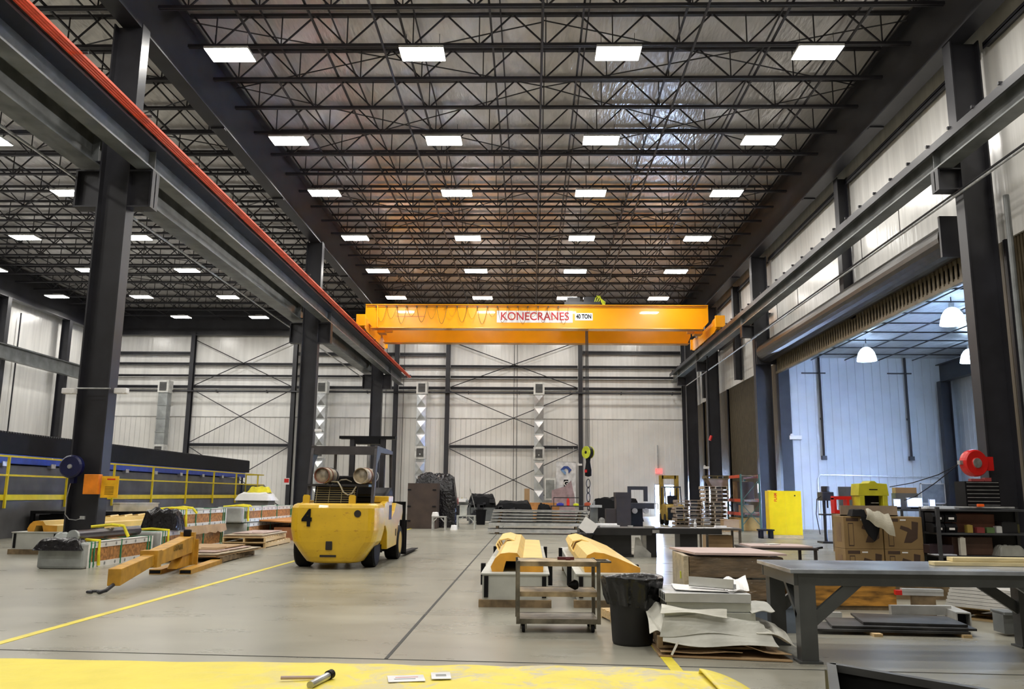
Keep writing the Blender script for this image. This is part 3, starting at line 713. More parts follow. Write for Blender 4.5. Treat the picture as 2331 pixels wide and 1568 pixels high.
# big brown box with black plastic
BRN = mat('brown_board', (0.05, 0.032, 0.024), 0.7, var=0.12, scale=2)
t = thing('shipping_box', 'tall dark brown board box right of the forklift', 'box', (-5.0, 39.5, 0))
MB().box(-.68, .68, -.6, .5, .0, 2.05).build('box_body', BRN, t)
for z in (1.75, 1.0, .35): 
    for x in (-.6, .55): MB().box(x - .08, x + .08, -.63, -.601, z - .03, z + .03).build('latch', BLACK, t)
def crumple(name, m, parent, c, size, seed=0, amp=.12, nx=12, ny=10):
    """a lumpy draped film over a block"""
    rnd = random.Random(seed)
    P = [(rnd.uniform(1.5, 6), rnd.uniform(1.5, 6), rnd.uniform(0, 6), rnd.uniform(.4, 1)) for _ in range(7)]
    def n(x, y): return sum(a * math.sin(p * x * 2 + q * y * 2 + r) for p, q, r, a in P) / 4
    def f(u, v):
        a, b = u * 2 - 1, v * 2 - 1
        r = max(abs(a), abs(b)); x = a; y = b
        z = 1 - max(0, (r - .72) / .28) ** 1.5
        k = n(a, b)
        return (c[0] + size[0] / 2 * (x * (1 - .0 * r)) + amp * .5 * n(b + 3, a) * size[0] * .3, c[1] + size[1] / 2 * y + amp * .4 * k * size[1] * .3,
                c[2] + size[2] * z * (1 + amp * k) + .0)
    return MB().grid(nx, ny, f).build(name, m, parent, solid=.012)
t = thing('black_film_wrap', 'crumpled black plastic sheet over a load behind the brown box', 'plastic sheet', (-4.35, 41.3, 0))
crumple('film', PLASTIC_BLK, t, (-.3, -.2, 0.0), (2.3, 1.5, 2.42), 3, .10, 16, 12)
MB().box(-1.2, .6, -.75, .35, 0, 2.1).build('load', BLACK, t)
# small metal sawhorse-like stands
def stand(label, x, y, w=.62, h=.6, d=.5, m=SHT, group='small metal stands by the brown box', cap=None):
    t = thing('metal_stand', label, 'stand', (x, y, 0), 0, group)
    MB().box(-w / 2, w / 2, -d / 2, d / 2, h - .05, h).build('top_plate', m, t)
    for sx in (-1, 1):
        for sy in (-1, 1):
            MB().box(sx * w / 2 - .035 * (sx > 0) * 2, sx * w / 2 + .035 * (sx < 0) * 2, sy * d / 2 - .07 * (sy > 0), sy * d / 2 + .07 * (sy < 0), 0, h - .05).build('leg', m, t)
    for sx in (-1, 1): MB().bar((sx * w * .45, -d / 2 + .03, h * .55), (sx * w * .15, -d / 2 + .03, h - .08), .04, .04).build('brace', m, t)
    return t
stand('small grey metal stand with a white rag in front of the brown box', -4.05, 37.6)
t = thing('rag', 'small white rag on the metal stand by the brown box', 'rag', (-4.22, 37.5, .605)); crumple('cloth', WHITE, t, (0, 0, 0), (.3, .3, .16), 5, .2, 8, 8)
t = thing('rag', 'small white rag on the floor beside the metal stands', 'rag', (-3.42, 37.9, .0)); crumple('cloth', WHITE, t, (0, 0, 0), (.3, .3, .2), 6, .2, 8, 8)
stand('pale metal stand with a small machine on it, right of the first stand', -2.95, 38.8, .85, .62, .5, mat('pale_stand', (.42, .43, .40), .5))
t = thing('bench_grinder', 'pale pedestal machine on the second metal stand', 'machine', (-3.1, 38.8, .622))
MB().box(-.15, .15, -.12, .12, 0, .45).build('pedestal', mat('pale_grey_paint', (.45, .46, .42), .5), t); MB().cyl((-.2, 0, .6), (.22, 0, .6), .12, 14).build('head', STEEL2, t)
MB().box(-.2, .12, -.2, -.15, .6, .75).build('guard', WHITE, t)
# dark machines/motors group
def engine(label, x, y, w, h, d, seed, m=BLACK, name='wrapped_engine'):
    t = thing(name, label, 'machine', (x, y, 0), 0, 'wrapped engines at the back wall')
    rnd = random.Random(seed)
    MB().box(-w / 2, w / 2, -d / 2, d / 2, .12, h * .55).build('base_frame', STEEL2, t)
    b = MB()
    for k in range(7):
        cx, cz = rnd.uniform(-w * .38, w * .38), rnd.uniform(h * .3, h * .8); s = rnd.uniform(.1, .26)
        b.obox((cx, -d * .35, cz), (s * 1.4, d * .5, s), ry=rnd.uniform(-.4, .4))
    b.build('fittings', STEEL, t)
    for sx in (-1, 1): MB().box(sx * w * .38 - .06, sx * w * .38 + .06, -d / 2, d / 2, 0, .12).build('skid', STEEL, t)
    crumple('film_cover', m, t, (0, 0.03, h * .45), (w * 1.02, d * .9, h * .55), seed, .16, 14, 10)
    return t
engine('black-wrapped engine on a frame left of the channel stack', -2.75, 47.6, 1.6, 1.55, 1.0, 11)
engine('low black-wrapped load behind the channel stack', -.95, 46.5, 2.1, 1.2, 1.0, 12)
t = thing('broom', 'broom handle leaning on the black-wrapped engine', 'broom', (-3.45, 46.6, 0)); MB().bar((.6, 0, .02), (.05, .35, 1.9), .03, .03).build('handle', GALV, t); MB().box(.45, .75, -.05, .05, 0, .08).build('head', BLACK, t)
t = thing('trash_bin', 'black bin in front of the black-wrapped engine', 'bin', (-2.65, 44.9, 0)); MB().lathe([(.22, 0), (.28, .72), (.31, .74), (.31, .78), (.27, .78), (.2, .1)], n=16).build('shell', BLACK, t)
# bottles / cans cluster on a cart
t = thing('supply_cart', 'grey supply cart crowded with bottles behind the small stands', 'cart', (-4.0, 45.6, 0))
MB().box(-.75, .75, -.35, .35, 1.0, 1.04).box(-.75, .75, -.35, .35, .3, .34).build('shelves', STEEL2, t)
for x in (-.72, .72):
    for y in (-.32, .32): MB().box(x - .03, x + .03, y - .03, y + .03, 0, 1.1).build('post', STEEL2, t)
MB().box(-.4, .5, -.3, .3, .34, .95).build('drawer_unit', STEEL, t)
cols = [((.6, .5, .03), 'yellow'), ((.6, .1, .08), 'red'), ((.6, .6, .6), 'white'), ((.3, .1, .1), 'dark red'), ((.62, .55, .1), 'pale yellow'), ((.5, .5, .52), 'grey')]
for k, (c, n_) in enumerate(cols):
    o = MB().lathe([(.06, 0), (.065, .2), (.05, .26), (.02, .3), (.02, .36), (.001, .36)], n=10).build('bottle', mat('bottle_' + n_.replace(' ', '_'), c, .4))
    o.location = (-4.6 + k * .22, 45.55, 1.042); tag(o, 'small %s bottle standing on the supply cart' % n_, 'bottle', 'bottles on the supply cart')
# cardboard sheets and pink wrapped panel
t = thing('cardboard_sheet', 'tall narrow cardboard piece leaning by the middle duct', 'cardboard', (-.25, 51.0, 0)); MB().obox((0, 0, .97), (.32, .05, 1.93)).build('sheet', CARD, t)
t = thing('orange_crate', 'orange-brown crate behind the channel stack', 'crate', (.75, 50.0, 0)); MB().box(-.9, .9, -.4, .4, 0.1, 1.12).build('crate_body', mat('orange_board', (.50, .22, .06), .7), t); MB().box(-.9, .9, -.43, -.4, .55, .65).build('batten', WOOD, t); MB().box(-.9, .9, -.4, .4, 0, .1).build('skid', DWOOD, t)
t = thing('black_bundle', 'black bundle on the orange-brown crate', 'bundle', (.75, 49.4, 0)); crumple('bundle', BLACK, t, (0, 0, 0), (.9, .3, .95), 4, .2)
PINK = mat('dusty_pink_paper', (.34, .24, .25), .7, var=.15, scale=3)
t = thing('pink_board', 'dusty pink wrapped panel with a pointed top leaning before the banner', 'panel', (1.95, 51.5, 0))
MB().prism([(-.72, .3), (.72, .3), (.68, 1.5), (.48, 2.45), (.1, 2.1), (-.7, 1.85)], -.05, .05, 'Y').build('panel', PINK, t); MB().box(-.7, .7, -.2, .2, 0, .3).build('foot', DWOOD, t)
def table(label, x, y, w, d, h, m, rz=0, name='work_table', top=.05, leg=.06, shelf=None, group=None):
    t = thing(name, label, 'table', (x, y, 0), rz, group)
    MB().box(-w / 2, w / 2, -d / 2, d / 2, h - top, h).build('tabletop', m, t)
    for sx in (-1, 1):
        for sy in (-1, 1):
            cx, cy = sx * (w / 2 - leg * .9), sy * (d / 2 - leg * .9)
            MB().box(cx - leg / 2, cx + leg / 2, cy - leg / 2, cy + leg / 2, 0, h - top).build('leg', m, t)
    if shelf: MB().box(-w / 2 + leg, w / 2 - leg, -d / 2 + leg, d / 2 - leg, shelf - .03, shelf).build('shelf', m, t)
    return t
table('dark steel bench before the banner with coloured parts on it', 2.4, 48.6, 2.6, .9, .98, STEEL, shelf=.3)
t = thing('bench_rack', 'thin dark rack frame standing on the bench before the banner', 'rack', (2.0, 48.8, .985))
MB().bar((-.7, 0, 0), (-.7, 0, .42), .04, .04).bar((.1, 0, 0), (.1, 0, .42), .04, .04).bar((.95, 0, 0), (.95, 0, .42), .04, .04).bar((-.72, 0, .44), (.97, 0, .44), .05, .05).build('frame', STEEL, t)
for nm_, lab, x, w, h, c in (('plastic_bin', 'blue plastic bin on the bench before the banner', 1.65, .4, .16, (.03, .04, .4)), ('gas_can', 'red can on the bench before the banner', 2.1, .16, .42, (.8, .03, .02)), ('plastic_tub', 'lime yellow tub on the bench before the banner', 2.55, .3, .14, (.7, .75, .02)), ('toolbox', 'orange-red toolbox on the bench before the banner', 3.2, .35, .2, (.45, .08, .03))):
    o = MB().box(-w / 2, w / 2, -.15, .15, 0, h * .8).box(-w * .3, w * .3, -.1, .1, h * .8, h).build(nm_, mat('paint_' + nm_, c, .4), None, bevel=.015); o.location = (x, 48.35, .982); tag(o, lab, nm_.split('_')[-1])
t = thing('black_tarp_heap', 'low black tarp heap behind the dark machines', 'tarp', (5.3, 53.6, 0)); crumple('tarp', BLACK, t, (0, 0, 0), (3.4, 1.2, 1.35), 8, .15, 16, 8)
# machines
GM = mat('machine_dark_brown', (.022, .016, .015), .55)
t = thing('machine_cabinet', 'tall dark brown machine cabinet in the middle distance', 'machine', (4.32, 40.3, 0))
MB().box(-.33, .35, -.4, .5, 0, 1.45).box(-.37, .37, -.42, .5, 1.5, 1.72).box(-.33, .33, -.4, .5, 1.44, 1.51).build('cabinet', GM, t); MB().box(-.8, -.33, -.35, .4, 0, .95).build('side_housing', GM, t)
t = thing('milling_machine', 'dark square-framed press machine right of the tall cabinet', 'machine', (5.2, 41.6, 0))
MB().box(-.48, .48, -.12, .12, 1.85, 2.02).box(-.48, -.32, -.12, .12, 1.3, 1.85).box(.3, .48, -.12, .12, 1.3, 1.85).build('portal', STEEL, t)
MB().box(-.42, .75, -.4, .4, .95, 1.22).build('table', STEEL, t); MB().box(-.38, .2, -.3, .3, 0, .95).build('base', BLACK, t)
for x in (-.2, .35): MB().cyl((x, -.5, .85), (x, -.2, .85), .13, 14).build('hand_wheel', GALV, t)
MB().bar((.75, -.2, 1.2), (.95, -.2, 1.2), .06, .06).bar((.95, -.2, 1.2), (.95, -.2, .9), .06, .06).build('chip_tray', GALV, t)
t = thing('pedestal_machine', 'grey pedestal machine with a flat head left of the tall cabinet', 'machine', (3.0, 40.5, 0))
MB().box(-.2, .16, -.15, .15, 0, 1.0).build('pedestal', STEEL2, t); MB().box(-.2, .35, -.25, .2, 1.0, 1.12).cyl((0, 0, 1.12), (0, 0, 1.32), .05, 10).build('head', GALV, t); MB().cyl((.35, -.2, .4), (.35, .05, .4), .14, 14).build('wheel', GALV, t)
# second forklift far back
t = thing('forklift', 'far old yellow-brown forklift with raised mast beside the lit door', 'forklift', (7.9, 48.0, 0))
OY = mat('old_yellow_paint', (.30, .19, .02), .5, var=.2, scale=3)
MB().prism([(-1.2, .25), (-1.25, .7), (-1.1, 1.1), (.2, 1.15), (.4, .85), (1.1, .8), (1.1, .25)], -.5, .5, 'X').build('body', OY, t, bevel=.05)
MB().box(-.42, .42, -1.3, -1.0, .3, .95).build('counterweight', BLACK, t, bevel=.05)
for x in (-.44, .44):
    m_ = MB().box(x - .12 + .1, x + .12 + .1, 1.3, 1.5, .1, 2.75).build('mast_rail', OY, t)
    for y in (-.8, .8): MB().cyl((x - .1, y, .3), (x + .1, y, .3), .3, 16).build('wheel', BLACK, t)
MB().box(-.3, .5, 1.3, 1.45, 2.55, 2.75).build('mast_crossbar', OY, t)
for x in (-.45, .4):
    MB().bar((x, -.9, 1.1), (x, -.6, 2.05), .06, .06).build('guard_post', STEEL, t); MB().bar((x, .6, 1.1), (x, .5, 2.05), .06, .06).build('guard_post', STEEL, t)
MB().box(-.48, .43, -.65, .6, 2.03, 2.1).build('guard_roof', STEEL, t)
MB().box(-.25, .2, -.5, -.0, 1.15, 1.6).build('seat', BLACK, t, bevel=.04)
# stacked pallets
PW = mat('pallet_grey_wood', (.30, .23, .17), .8, var=.2, scale=4); PW2 = mat('pallet_pale_wood', (.42, .34, .25), .8, var=.2, scale=4)
def pallet(label, x, y, z, w=1.2, d=1.0, h=.14, rz=0, m=PW, group='stacked pallets by the orange rack', cat='pallet', boards=6):
    t = thing('wooden_pallet', label, cat, (x, y, z), rz, group)
    repeat('deck_board', MB().box(-w / 2, w / 2, 0, d / boards * .72, h - .022, h), m, t, [(0, -d / 2 + i * d / boards, 0) for i in range(boards)])
    for i in range(3): yy = -d / 2 + i * (d - .1) / 2; xx = -w / 2 + i * (w - .05) / 2; MB().box(xx, xx + .05, -d / 2, d / 2, .022, h - .022).build('stringer', m, t)
    repeat('bottom_board', MB().box(-w / 2, w / 2, 0, .09, 0, .022), m, t, [(0, -d / 2, 0), (0, -.045, 0), (0, d / 2 - .09, 0)])
    return t
rnd = random.Random(3)
L1 = ['on the floor', 'second from the floor', 'third from the floor', 'fourth from the floor', 'fifth from the floor', 'sixth from the floor', 'seventh from the floor', 'topmost']
p0 = pallet('weathered pallet in the left stack by the rack, on the floor', 7.55, 41.5, 0, 1.25, 1.1, .145)
for i in range(1, 8):
    dup(p0, 'weathered pallet in the left stack by the rack, %s' % L1[i], (7.55 + rnd.uniform(-.04, .09), 41.5, i * .19 if i < 5 else .76 + (i - 4) * .16), rnd.uniform(-.03, .03), scale=(1 + .0 * i, 1, 1.0 if i != 5 else .9))
p1 = pallet('pale pallet in the right stack by the rack, on the floor', 8.75, 41.3, 0, 1.15, 1.1, .15, m=PW2)
L2 = ['on the floor', 'second from the floor', 'third from the floor', 'fourth from the floor', 'fifth from the floor', 'sixth from the floor', 'seventh from the floor', 'eighth from the floor', 'ninth from the floor', 'tenth from the floor', 'eleventh from the floor']
for i in range(1, 11): dup(p1, 'pale pallet in the right stack by the rack, %s' % L2[i], (8.75 + rnd.uniform(-.05, .05) + (.08 if i > 6 else 0), 41.3, i * .19 if i < 8 else i * .19), rnd.uniform(-.03, .03))
t = thing('carton', 'brown carton crate near the top of the pale pallet stack', 'box', (9.0, 41.3, 2.052)); MB().prism([(-.32, 0), (.45, 0), (.45, .34), (-.5, .34)], -.45, .45, 'Y').build('carton_body', mat('dull_brown', (.16, .11, .07), .7), t)
t = pallet('dark slatted pallet on top of the brown carton crate', 8.95, 41.3, 2.40, 1.1, 1.0, .15, m=mat('dark_pallet', (.16, .12, .05), .8))
# orange and green pallet rack
t = thing('pallet_rack', 'pallet rack with green uprights and orange-red beams before the bronze door', 'rack', (9.75, 40.0, 0))
GRN = mat('rack_green', (.035, .085, .05), .5); ORB = mat('rack_orange', (.62, .075, .02), .45)
for y in (-.4, 2.3):
    for x in (0, .85): MB().box(x - .04, x + .04, y - .04, y + .04, 0, 2.6).build('upright', GRN, t)
    for z0, z1 in ((.3, 1.2), (1.2, .3), (1.4, 2.3)): MB().bar((0.04, y, z0), (.81, y, z1), .03, .03).build('upright_brace', GRN, t)
for z in (2.5, 1.4, .78):
    for x in (-.0, .85): MB().box(x - .05, x + .03, -.36, 2.26, z - .07, z + .07).build('shelf_beam', ORB, t)
    MB().box(.03, .8, -.36, 2.26, z + .02, z + .05).build('deck', DWOOD, t)
for lab, y, z, w, h, m_ in (('tall brown carton on the top rack shelf bay, left', 1.5, 1.452, .5, .85, CARD), ('dark brown carton on the middle rack shelf', .45, 1.452, .7, .8, BRN), ('small pale carton on the lower rack shelf', .5, .832, .5, .35, CARD), ('grey parts box on the lower rack shelf', 1.5, .832, .6, .4, STEEL2)):
    o = MB().box(-.3, .3, -w / 2, w / 2, 0, h).box(-.31, .31, -.04, .04, 0, h + .003).build('carton', m_); o.location = (10.18, 40.0 + y, z); tag(o, lab, 'box', 'cartons on the pallet rack')
o = MB().box(-.5, .5, -.9, .9, 0, .55).box(-.52, .52, -.92, .92, .55, .6).build('plywood_crate', mat('ochre_ply', (.42, .24, .05), .6)); o.location = (10.2, 41.0, 0); tag(o, 'ochre plywood crate on the floor under the pallet rack', 'crate')
o = MB().box(-.35, .35, -.35, .35, 0, .5).box(-.37, .37, -.37, .37, .5, .53).build('carton', CARD); o.location = (9.1, 39.3, 0); tag(o, 'ochre carton on the floor left of the pallet rack', 'box')
# blue ladder glint / shop sign at back right
t = thing('step_ladder', 'blue step ladder standing by the second forklift', 'ladder', (9.6, 57.5, 0))
LB = mat('ladder_blue', (.02, .06, .5), .4)
for s in (-1, 1):
    MB().bar((s * .3, -.5, 0), (s * .18, 0, 2.1), .05, .05).build('front_rail', LB, t); MB().bar((s * .3, .5, 0), (s * .18, 0, 2.1), .04, .04).build('rear_rail', LB, t)
for i in range(6): MB().box(-.28 + i * .018, .28 - i * .018, -.45 + i * .075, -.37 + i * .075, .3 + i * .3, .33 + i * .3).build('tread', LB, t)
# hose drops and boxes on right wall columns
t = thing('hose_drop', 'black air hose drop with a red end hanging by the right wall', 'hose', (11.12, 52.5, 0))
MB().cyl((0, 0, 5.3), (0, 0, 10.37), .04, 8).build('hose', BLACK, t); MB().cyl((0, 0, 5.0), (.1, 0, 5.3), .09, 10).build('fitting', RED, t)
for x, y, z, l in ((11.33, 54.85, 3.4, 'on the column between the bronze doors'), (3.75, 65.27, 3.9, 'on the back wall column beside the hook')):
    t = thing('emergency_light', 'small white emergency light %s' % l, 'light', (x, y, z)); MB().box(-.18, .18, -.08, .08, -.08, .08).build('case', WHITE, t, bevel=.02); MB().cyl((-.12, -.09, .1), (-.12, .0, .1), .06, 10).build('lamp', WHITE, t)
# ---------- main forklift ----------
FY = mat('forklift_yellow', (0.66, 0.41, 0.010), 0.32, var=0.05, scale=2.5, coat=0.3)
def rust_mat():
    m = mat('scuffed_forklift_yellow', (0.66, 0.41, 0.010), 0.34, var=0.05, scale=2.5, coat=0.3)
    nt = m.node_tree; b = nt.nodes['Principled BSDF']; tc = nt.nodes['Texture Coordinate']
    n = nt.nodes.new('ShaderNodeTexNoise'); n.inputs['Scale'].default_value = 5; n.inputs['Detail'].default_value = 8; n.inputs['Roughness'].default_value = .8
    mp = nt.nodes.new('ShaderNodeMapping'); mp.inputs['Scale'].default_value = (1, 1, 2.2)
    nt.links.new(tc.outputs['Object'], mp.inputs[0]); nt.links.new(mp.outputs[0], n.inputs['Vector'])
    r = nt.nodes.new('ShaderNodeValToRGB'); r.color_ramp.elements[0].position = .57; r.color_ramp.elements[0].color = (0, 0, 0, 1)
    r.color_ramp.elements[1].position = .66; r.color_ramp.elements[1].color = (1, 1, 1, 1)
    nt.links.new(n.outputs['Fac'], r.inputs[0])
    mx = nt.nodes.new('ShaderNodeMix'); mx.data_type = 'RGBA'
    src = b.inputs['Base Color'].links[0].from_socket
    nt.links.new(r.outputs[0], mx.inputs[0]); nt.links.new(src, mx.inputs[6]); mx.inputs[7].default_value = (.40, .20, .015, 1)
    nt.links.new(mx.outputs[2], b.inputs['Base Color'])
    return m
FYR = rust_mat()
fk = thing('forklift', 'big yellow forklift numbered 4 seen from behind, with two gas tanks', 'forklift', (-4.12, 17.62, 0), R(0.5))
# counterweight: stacked plan outlines
rings = [(.13, .50, .14), (.16, .58, .08), (.26, .66, .05), (.40, .76, .02), (.56, .87, .0), (.8, .925, -.01), (1.1, .93, 0), (1.25, .925, .01), (1.31, .90, .035), (1.345, .84, .09)]
cw = MB(); NP = 0
ringv = []
for z, w, y0 in rings:
    pts = [(-w, .95)]
    for k in range(7): a = PI + (PI / 2) * k / 6; pts.append((-w + .26 + .26 * math.cos(a), y0 + .30 + .30 * math.sin(a) * 1.0))
    for xx in (-.3, 0, .3): pts.append((xx * w / .9, y0 - .02))
    for k in range(7): a = 1.5 * PI + (PI / 2) * k / 6; pts.append((w - .26 + .26 * math.cos(a), y0 + .30 + .30 * math.sin(a)))
    pts.append((w, .95)); NP = len(pts); ringv += [(x, y, z) for x, y in pts]
fs = []
for j in range(len(rings) - 1):
    for i in range(NP): fs.append((j * NP + i, j * NP + (i + 1) % NP, (j + 1) * NP + (i + 1) % NP, (j + 1) * NP + i))
fs += [tuple(range(NP)), tuple(range((len(rings) - 1) * NP, len(rings) * NP))]
cw.add(ringv, fs); cwo = cw.build('counterweight', FYR, fk, smooth=False, bevel=.02, segs=2)
DK = mat('hole_shade_knot_black', (.02, .015, .01), .7)  # dark colour painted in for shade in holes and slots; also colours the knot
text('4', .46, BLACK, cwo, (-.53, -.035, 1.03), (R(90), 0, 0), 'fleet_number', sx=.85, bold=.02)
for x in (-.76, .52): MB().lathe([(.001, .0), (.06, .0), (.075, -.012)], (0, 0, 0), 14, 'Y').build('lifting_hole', DK, cwo).location = (x, -.012 if x > -.6 else .10, 1.14)
MB().box(-.12, .02, -.03, -.0, .40, .58).build('tow_pin_recess', DK, cwo, bevel=.03)
MB().box(-.24, .10, .015, .06, .255, .30).build('tow_slot', DK, cwo)
for x in (-.62, .35):
    MB().prism([(x - .07, 1.33), (x + .07, 1.33), (x + .07, 1.50), (x + .03, 1.52), (x - .05, 1.52), (x - .07, 1.48)], .18, .24, 'Y').build('lifting_lug', FY, fk)
# chassis sides
side = [(.9, .86), (1.1, .86), (1.32, .72), (1.40, .34), (2.75, .36), (2.85, .62), (3.0, .82), (3.3, .93), (3.55, .92), (3.68, 1.1), (3.62, 1.28), (2.55, 1.34), (2.35, 1.16), (1.9, 1.0), (1.9, 1.38), (1.35, 1.40), (.9, 1.34)]
MB().prism(side, .80, .93, 'X').build('side_panel', FY, fk, bevel=.012)
MB().prism(side, -.93, -.80, 'X').build('side_panel', FY, fk, bevel=.012)
MB().box(-.8, .8, .9, 3.4, .45, 1.0).box(-.78, .78, .92, 2.3, 1.0, 1.34).build('chassis', FY, fk)
MB().box(.931, .936, 1.5, 1.86, .98, 1.30).build('engine_opening', DK, fk)  # flat dark sheet painted as the shade inside the opening
MB().box(.931, .94, 2.55, 2.66, .58, .74).build('side_slot', DK, fk)
MB().box(.55, .95, 1.28, 1.95, 1.36, 1.5).build('step_cover', FY, fk, bevel=.02)
MB().prism([(2.2, 1.34), (3.2, 1.34), (3.1, 1.62), (2.9, 1.7), (2.2, 1.5)], .35, .75, 'X').build('dashboard', BLACK, fk)
MB().box(-.4, .5, 1.7, 2.2, 1.34, 1.5).box(-.4, .5, 1.6, 1.75, 1.5, 1.95).build('seat', BLACK, fk, bevel=.04)
MB().cyl((.1, 2.75, 1.5), (.1, 2.55, 1.9), .02, 8).lathe([(.19, -.015), (.21, 0), (.19, .015), (.17, 0), (.19, -.015)], (.1, 2.52, 1.92), 20).build('steering_wheel', BLACK, fk)
def wheel(name, x0, x1, y, r, rim):
    w = MB(); xs = 1 if x1 > x0 else -1
    w.lathe([(r * .55, x0), (r * .92, x0), (r, x0 + .04 * xs), (r, x1 - .04 * xs), (r * .92, x1), (r * .55, x1)], (0, y, r), 28, 'X')
    o = w.build(name, BLACK, fk, bevel=0)
    MB().lathe([(.001, x1 - .09 * xs), (r * .2, x1 - .03 * xs), (r * .25, x1 - .08 * xs), (r * .5, x1 - .08 * xs), (r * .6, x1 + .005 * xs), (r * .66, x1 + .005 * xs)], (0, y, r), 24, 'X').build('rim', rim, o)
    for k in range(6):
        a = k * PI / 3; MB().cyl((x1 - .09 * xs, y + r * .37 * math.cos(a), r + r * .37 * math.sin(a)), (x1 - .05 * xs, y + r * .37 * math.cos(a), r + r * .37 * math.sin(a)), .018, 6).build('lug_nut', STEEL, o)
wheel('drive_wheel', .62, .95, 3.22, .40, FY); wheel('drive_wheel', -.62, -.95, 3.22, .40, FY)
wheel('steer_wheel', .50, .80, .90, .42, BLACK); wheel('steer_wheel', -.60, -.92, .90, .42, BLACK)
# radiator grille
gr = MB().prism([(.55, 1.33), (.62, 1.33), (.75, 1.70), (.66, 1.70)], -.55, .36, 'X').build('radiator_core', BLACK, fk)
rb = MB().bar((-.55, .53, 1.335), (.36, .53, 1.335), .02, .02)
b_ = MB()
GB = mat('grille_bar_metal', (.25, .21, .1), .5, .3)
for k in range(7): MB().bar((-.53, .545 + k * .017, 1.38 + k * .048), (.34, .545 + k * .017, 1.38 + k * .048), .012, .012).build('grille_bar', GB, gr)
for k in range(4): MB().bar((-.5 + k * .27, .525, 1.36), (-.5 + k * .27, .64, 1.70), .010, .010).build('grille_bar', GB, gr)
MB().box(-.72, .62, .55, 1.1, 1.70, 1.75).build('tank_tray', STEEL, fk)
# gas tanks
TK = mat('worn_tank_paint', (.42, .36, .27), .45, var=.35, scale=5); TKR = mat('rusty_tank_band', (.22, .09, .06), .6, var=.3, scale=6)
for x, a in ((-.38, 8), (.46, 12)):
    g = thing('gas_tank', 'round-ended gas tank on the forklift, %s one' % ('left, rust-red collar' if x < 0 else 'right, pale collar'), 'gas tank', (fk.location.x + x, fk.location.y + .42, 1.93), R(-a), 'gas tanks on the forklift')
    MB().lathe([(.001, .12), (.13, .10), (.155, .05), (.16, 0), (.17, -.005), (.172, .03), (.165, .08)], (0, 0, 0), 24, 'Y').build('foot_ring', TKR if x < 0 else TK, g, smooth=False)
    MB().lathe([(.15, .05), (.165, .12), (.168, .3), (.168, .55), (.14, .68), (.08, .74), (.001, .76)], (0, 0, 0), 24, 'Y').build('tank_body', TK, g, smooth=True)
    for yy in (.22, .5): MB().lathe([(.170, yy), (.178, yy), (.178, yy + .04), (.170, yy + .04)], (0, 0, 0), 24, 'Y').build('strap', TKR if yy < .3 else STEEL, g)
MB().tube([(-.2, .62, 1.80), (-.05, .55, 1.80), (.02, .48, 1.72), (.10, .46, 1.58), (.2, .46, 1.52), (.28, .47, 1.55), (.36, .52, 1.70)], .016, 6).build('gas_hose', mat('grey_hose', (.3, .27, .2), .5), fk)
MB().tube([(-.1, .75, 1.78), (0, .65, 1.84), (.12, .62, 1.85), (.22, .7, 1.80)], .014, 6).build('gas_hose', mat('grey_hose', (.3, .27, .2), .5), fk)
# overhead guard
GG = mat('guard_grey', (.045, .040, .043), .5, var=.15)
for s in (-1, 1):
    MB().prism([(.58, 1.32), (.70, 1.32), (.95, 2.2), (1.35, 2.47), (3.1, 2.50), (3.1, 2.58), (.86, 2.60), (.80, 2.4)], s * .70 - .03, s * .70 + .03, 'X').build('guard_rear_leg', GG, fk)
    MB().bar((s * .70, 3.15, 1.3), (s * .68, 3.05, 2.55), .06, .07).build('guard_front_leg', GG, fk)
MB().box(-.73, .73, .83, .98, 2.40, 2.46).box(-.73, .73, .84, .9, 2.46, 2.58).build('guard_crossbar', GG, fk); MB().box(-.73, .73, 2.98, 3.1, 2.5, 2.58).build('guard_crossbar', GG, fk)
repeat('guard_slat', MB().box(-.025, .025, .95, 3.0, 2.52, 2.56), GG, fk, [(-.56 + i * .187, 0, 0) for i in range(7)])
# mast
for x in (-.42, .36):
    MB().ibeam((x, 3.78, .12), (x, 3.78, 3.0), .16, .12, .02, .03, up=(0, 1, 0)).build('mast_rail', STEEL, fk)
    MB().box(x - .04, x + .04, 3.86, 3.98, .1, 2.9).build('inner_mast', BLACK, fk)
MB().box(-.75, .68, 3.66, 3.98, 2.93, 3.0).box(-.34, .28, 3.62, 4.0, 2.80, 2.93).build('mast_head', BLACK, fk)
MB().cyl((.0, 3.8, .3), (.0, 3.8, 2.8), .045, 10).build('lift_cylinder', GALV, fk)
MB().box(-.9, .9, 4.02, 4.1, .12, .24).box(-.9, .9, 4.02, 4.1, .62, .74).box(-.95, -.87, 4.0, 4.08, .1, 1.36).box(.87, .95, 4.0, 4.08, .1, 1.36).box(-.95, .95, 4.0, 4.08, 1.28, 1.36).build('carriage', BLACK, fk)
for x in (-.92, .88):
    MB().box(x - .08, x + .1, 4.1, 4.17, .05, .9).prism([(4.1, .05), (4.1, .11), (6.6, .06), (6.6, .04)], x - .08, x + .1, 'X').build('fork', BLACK, fk)

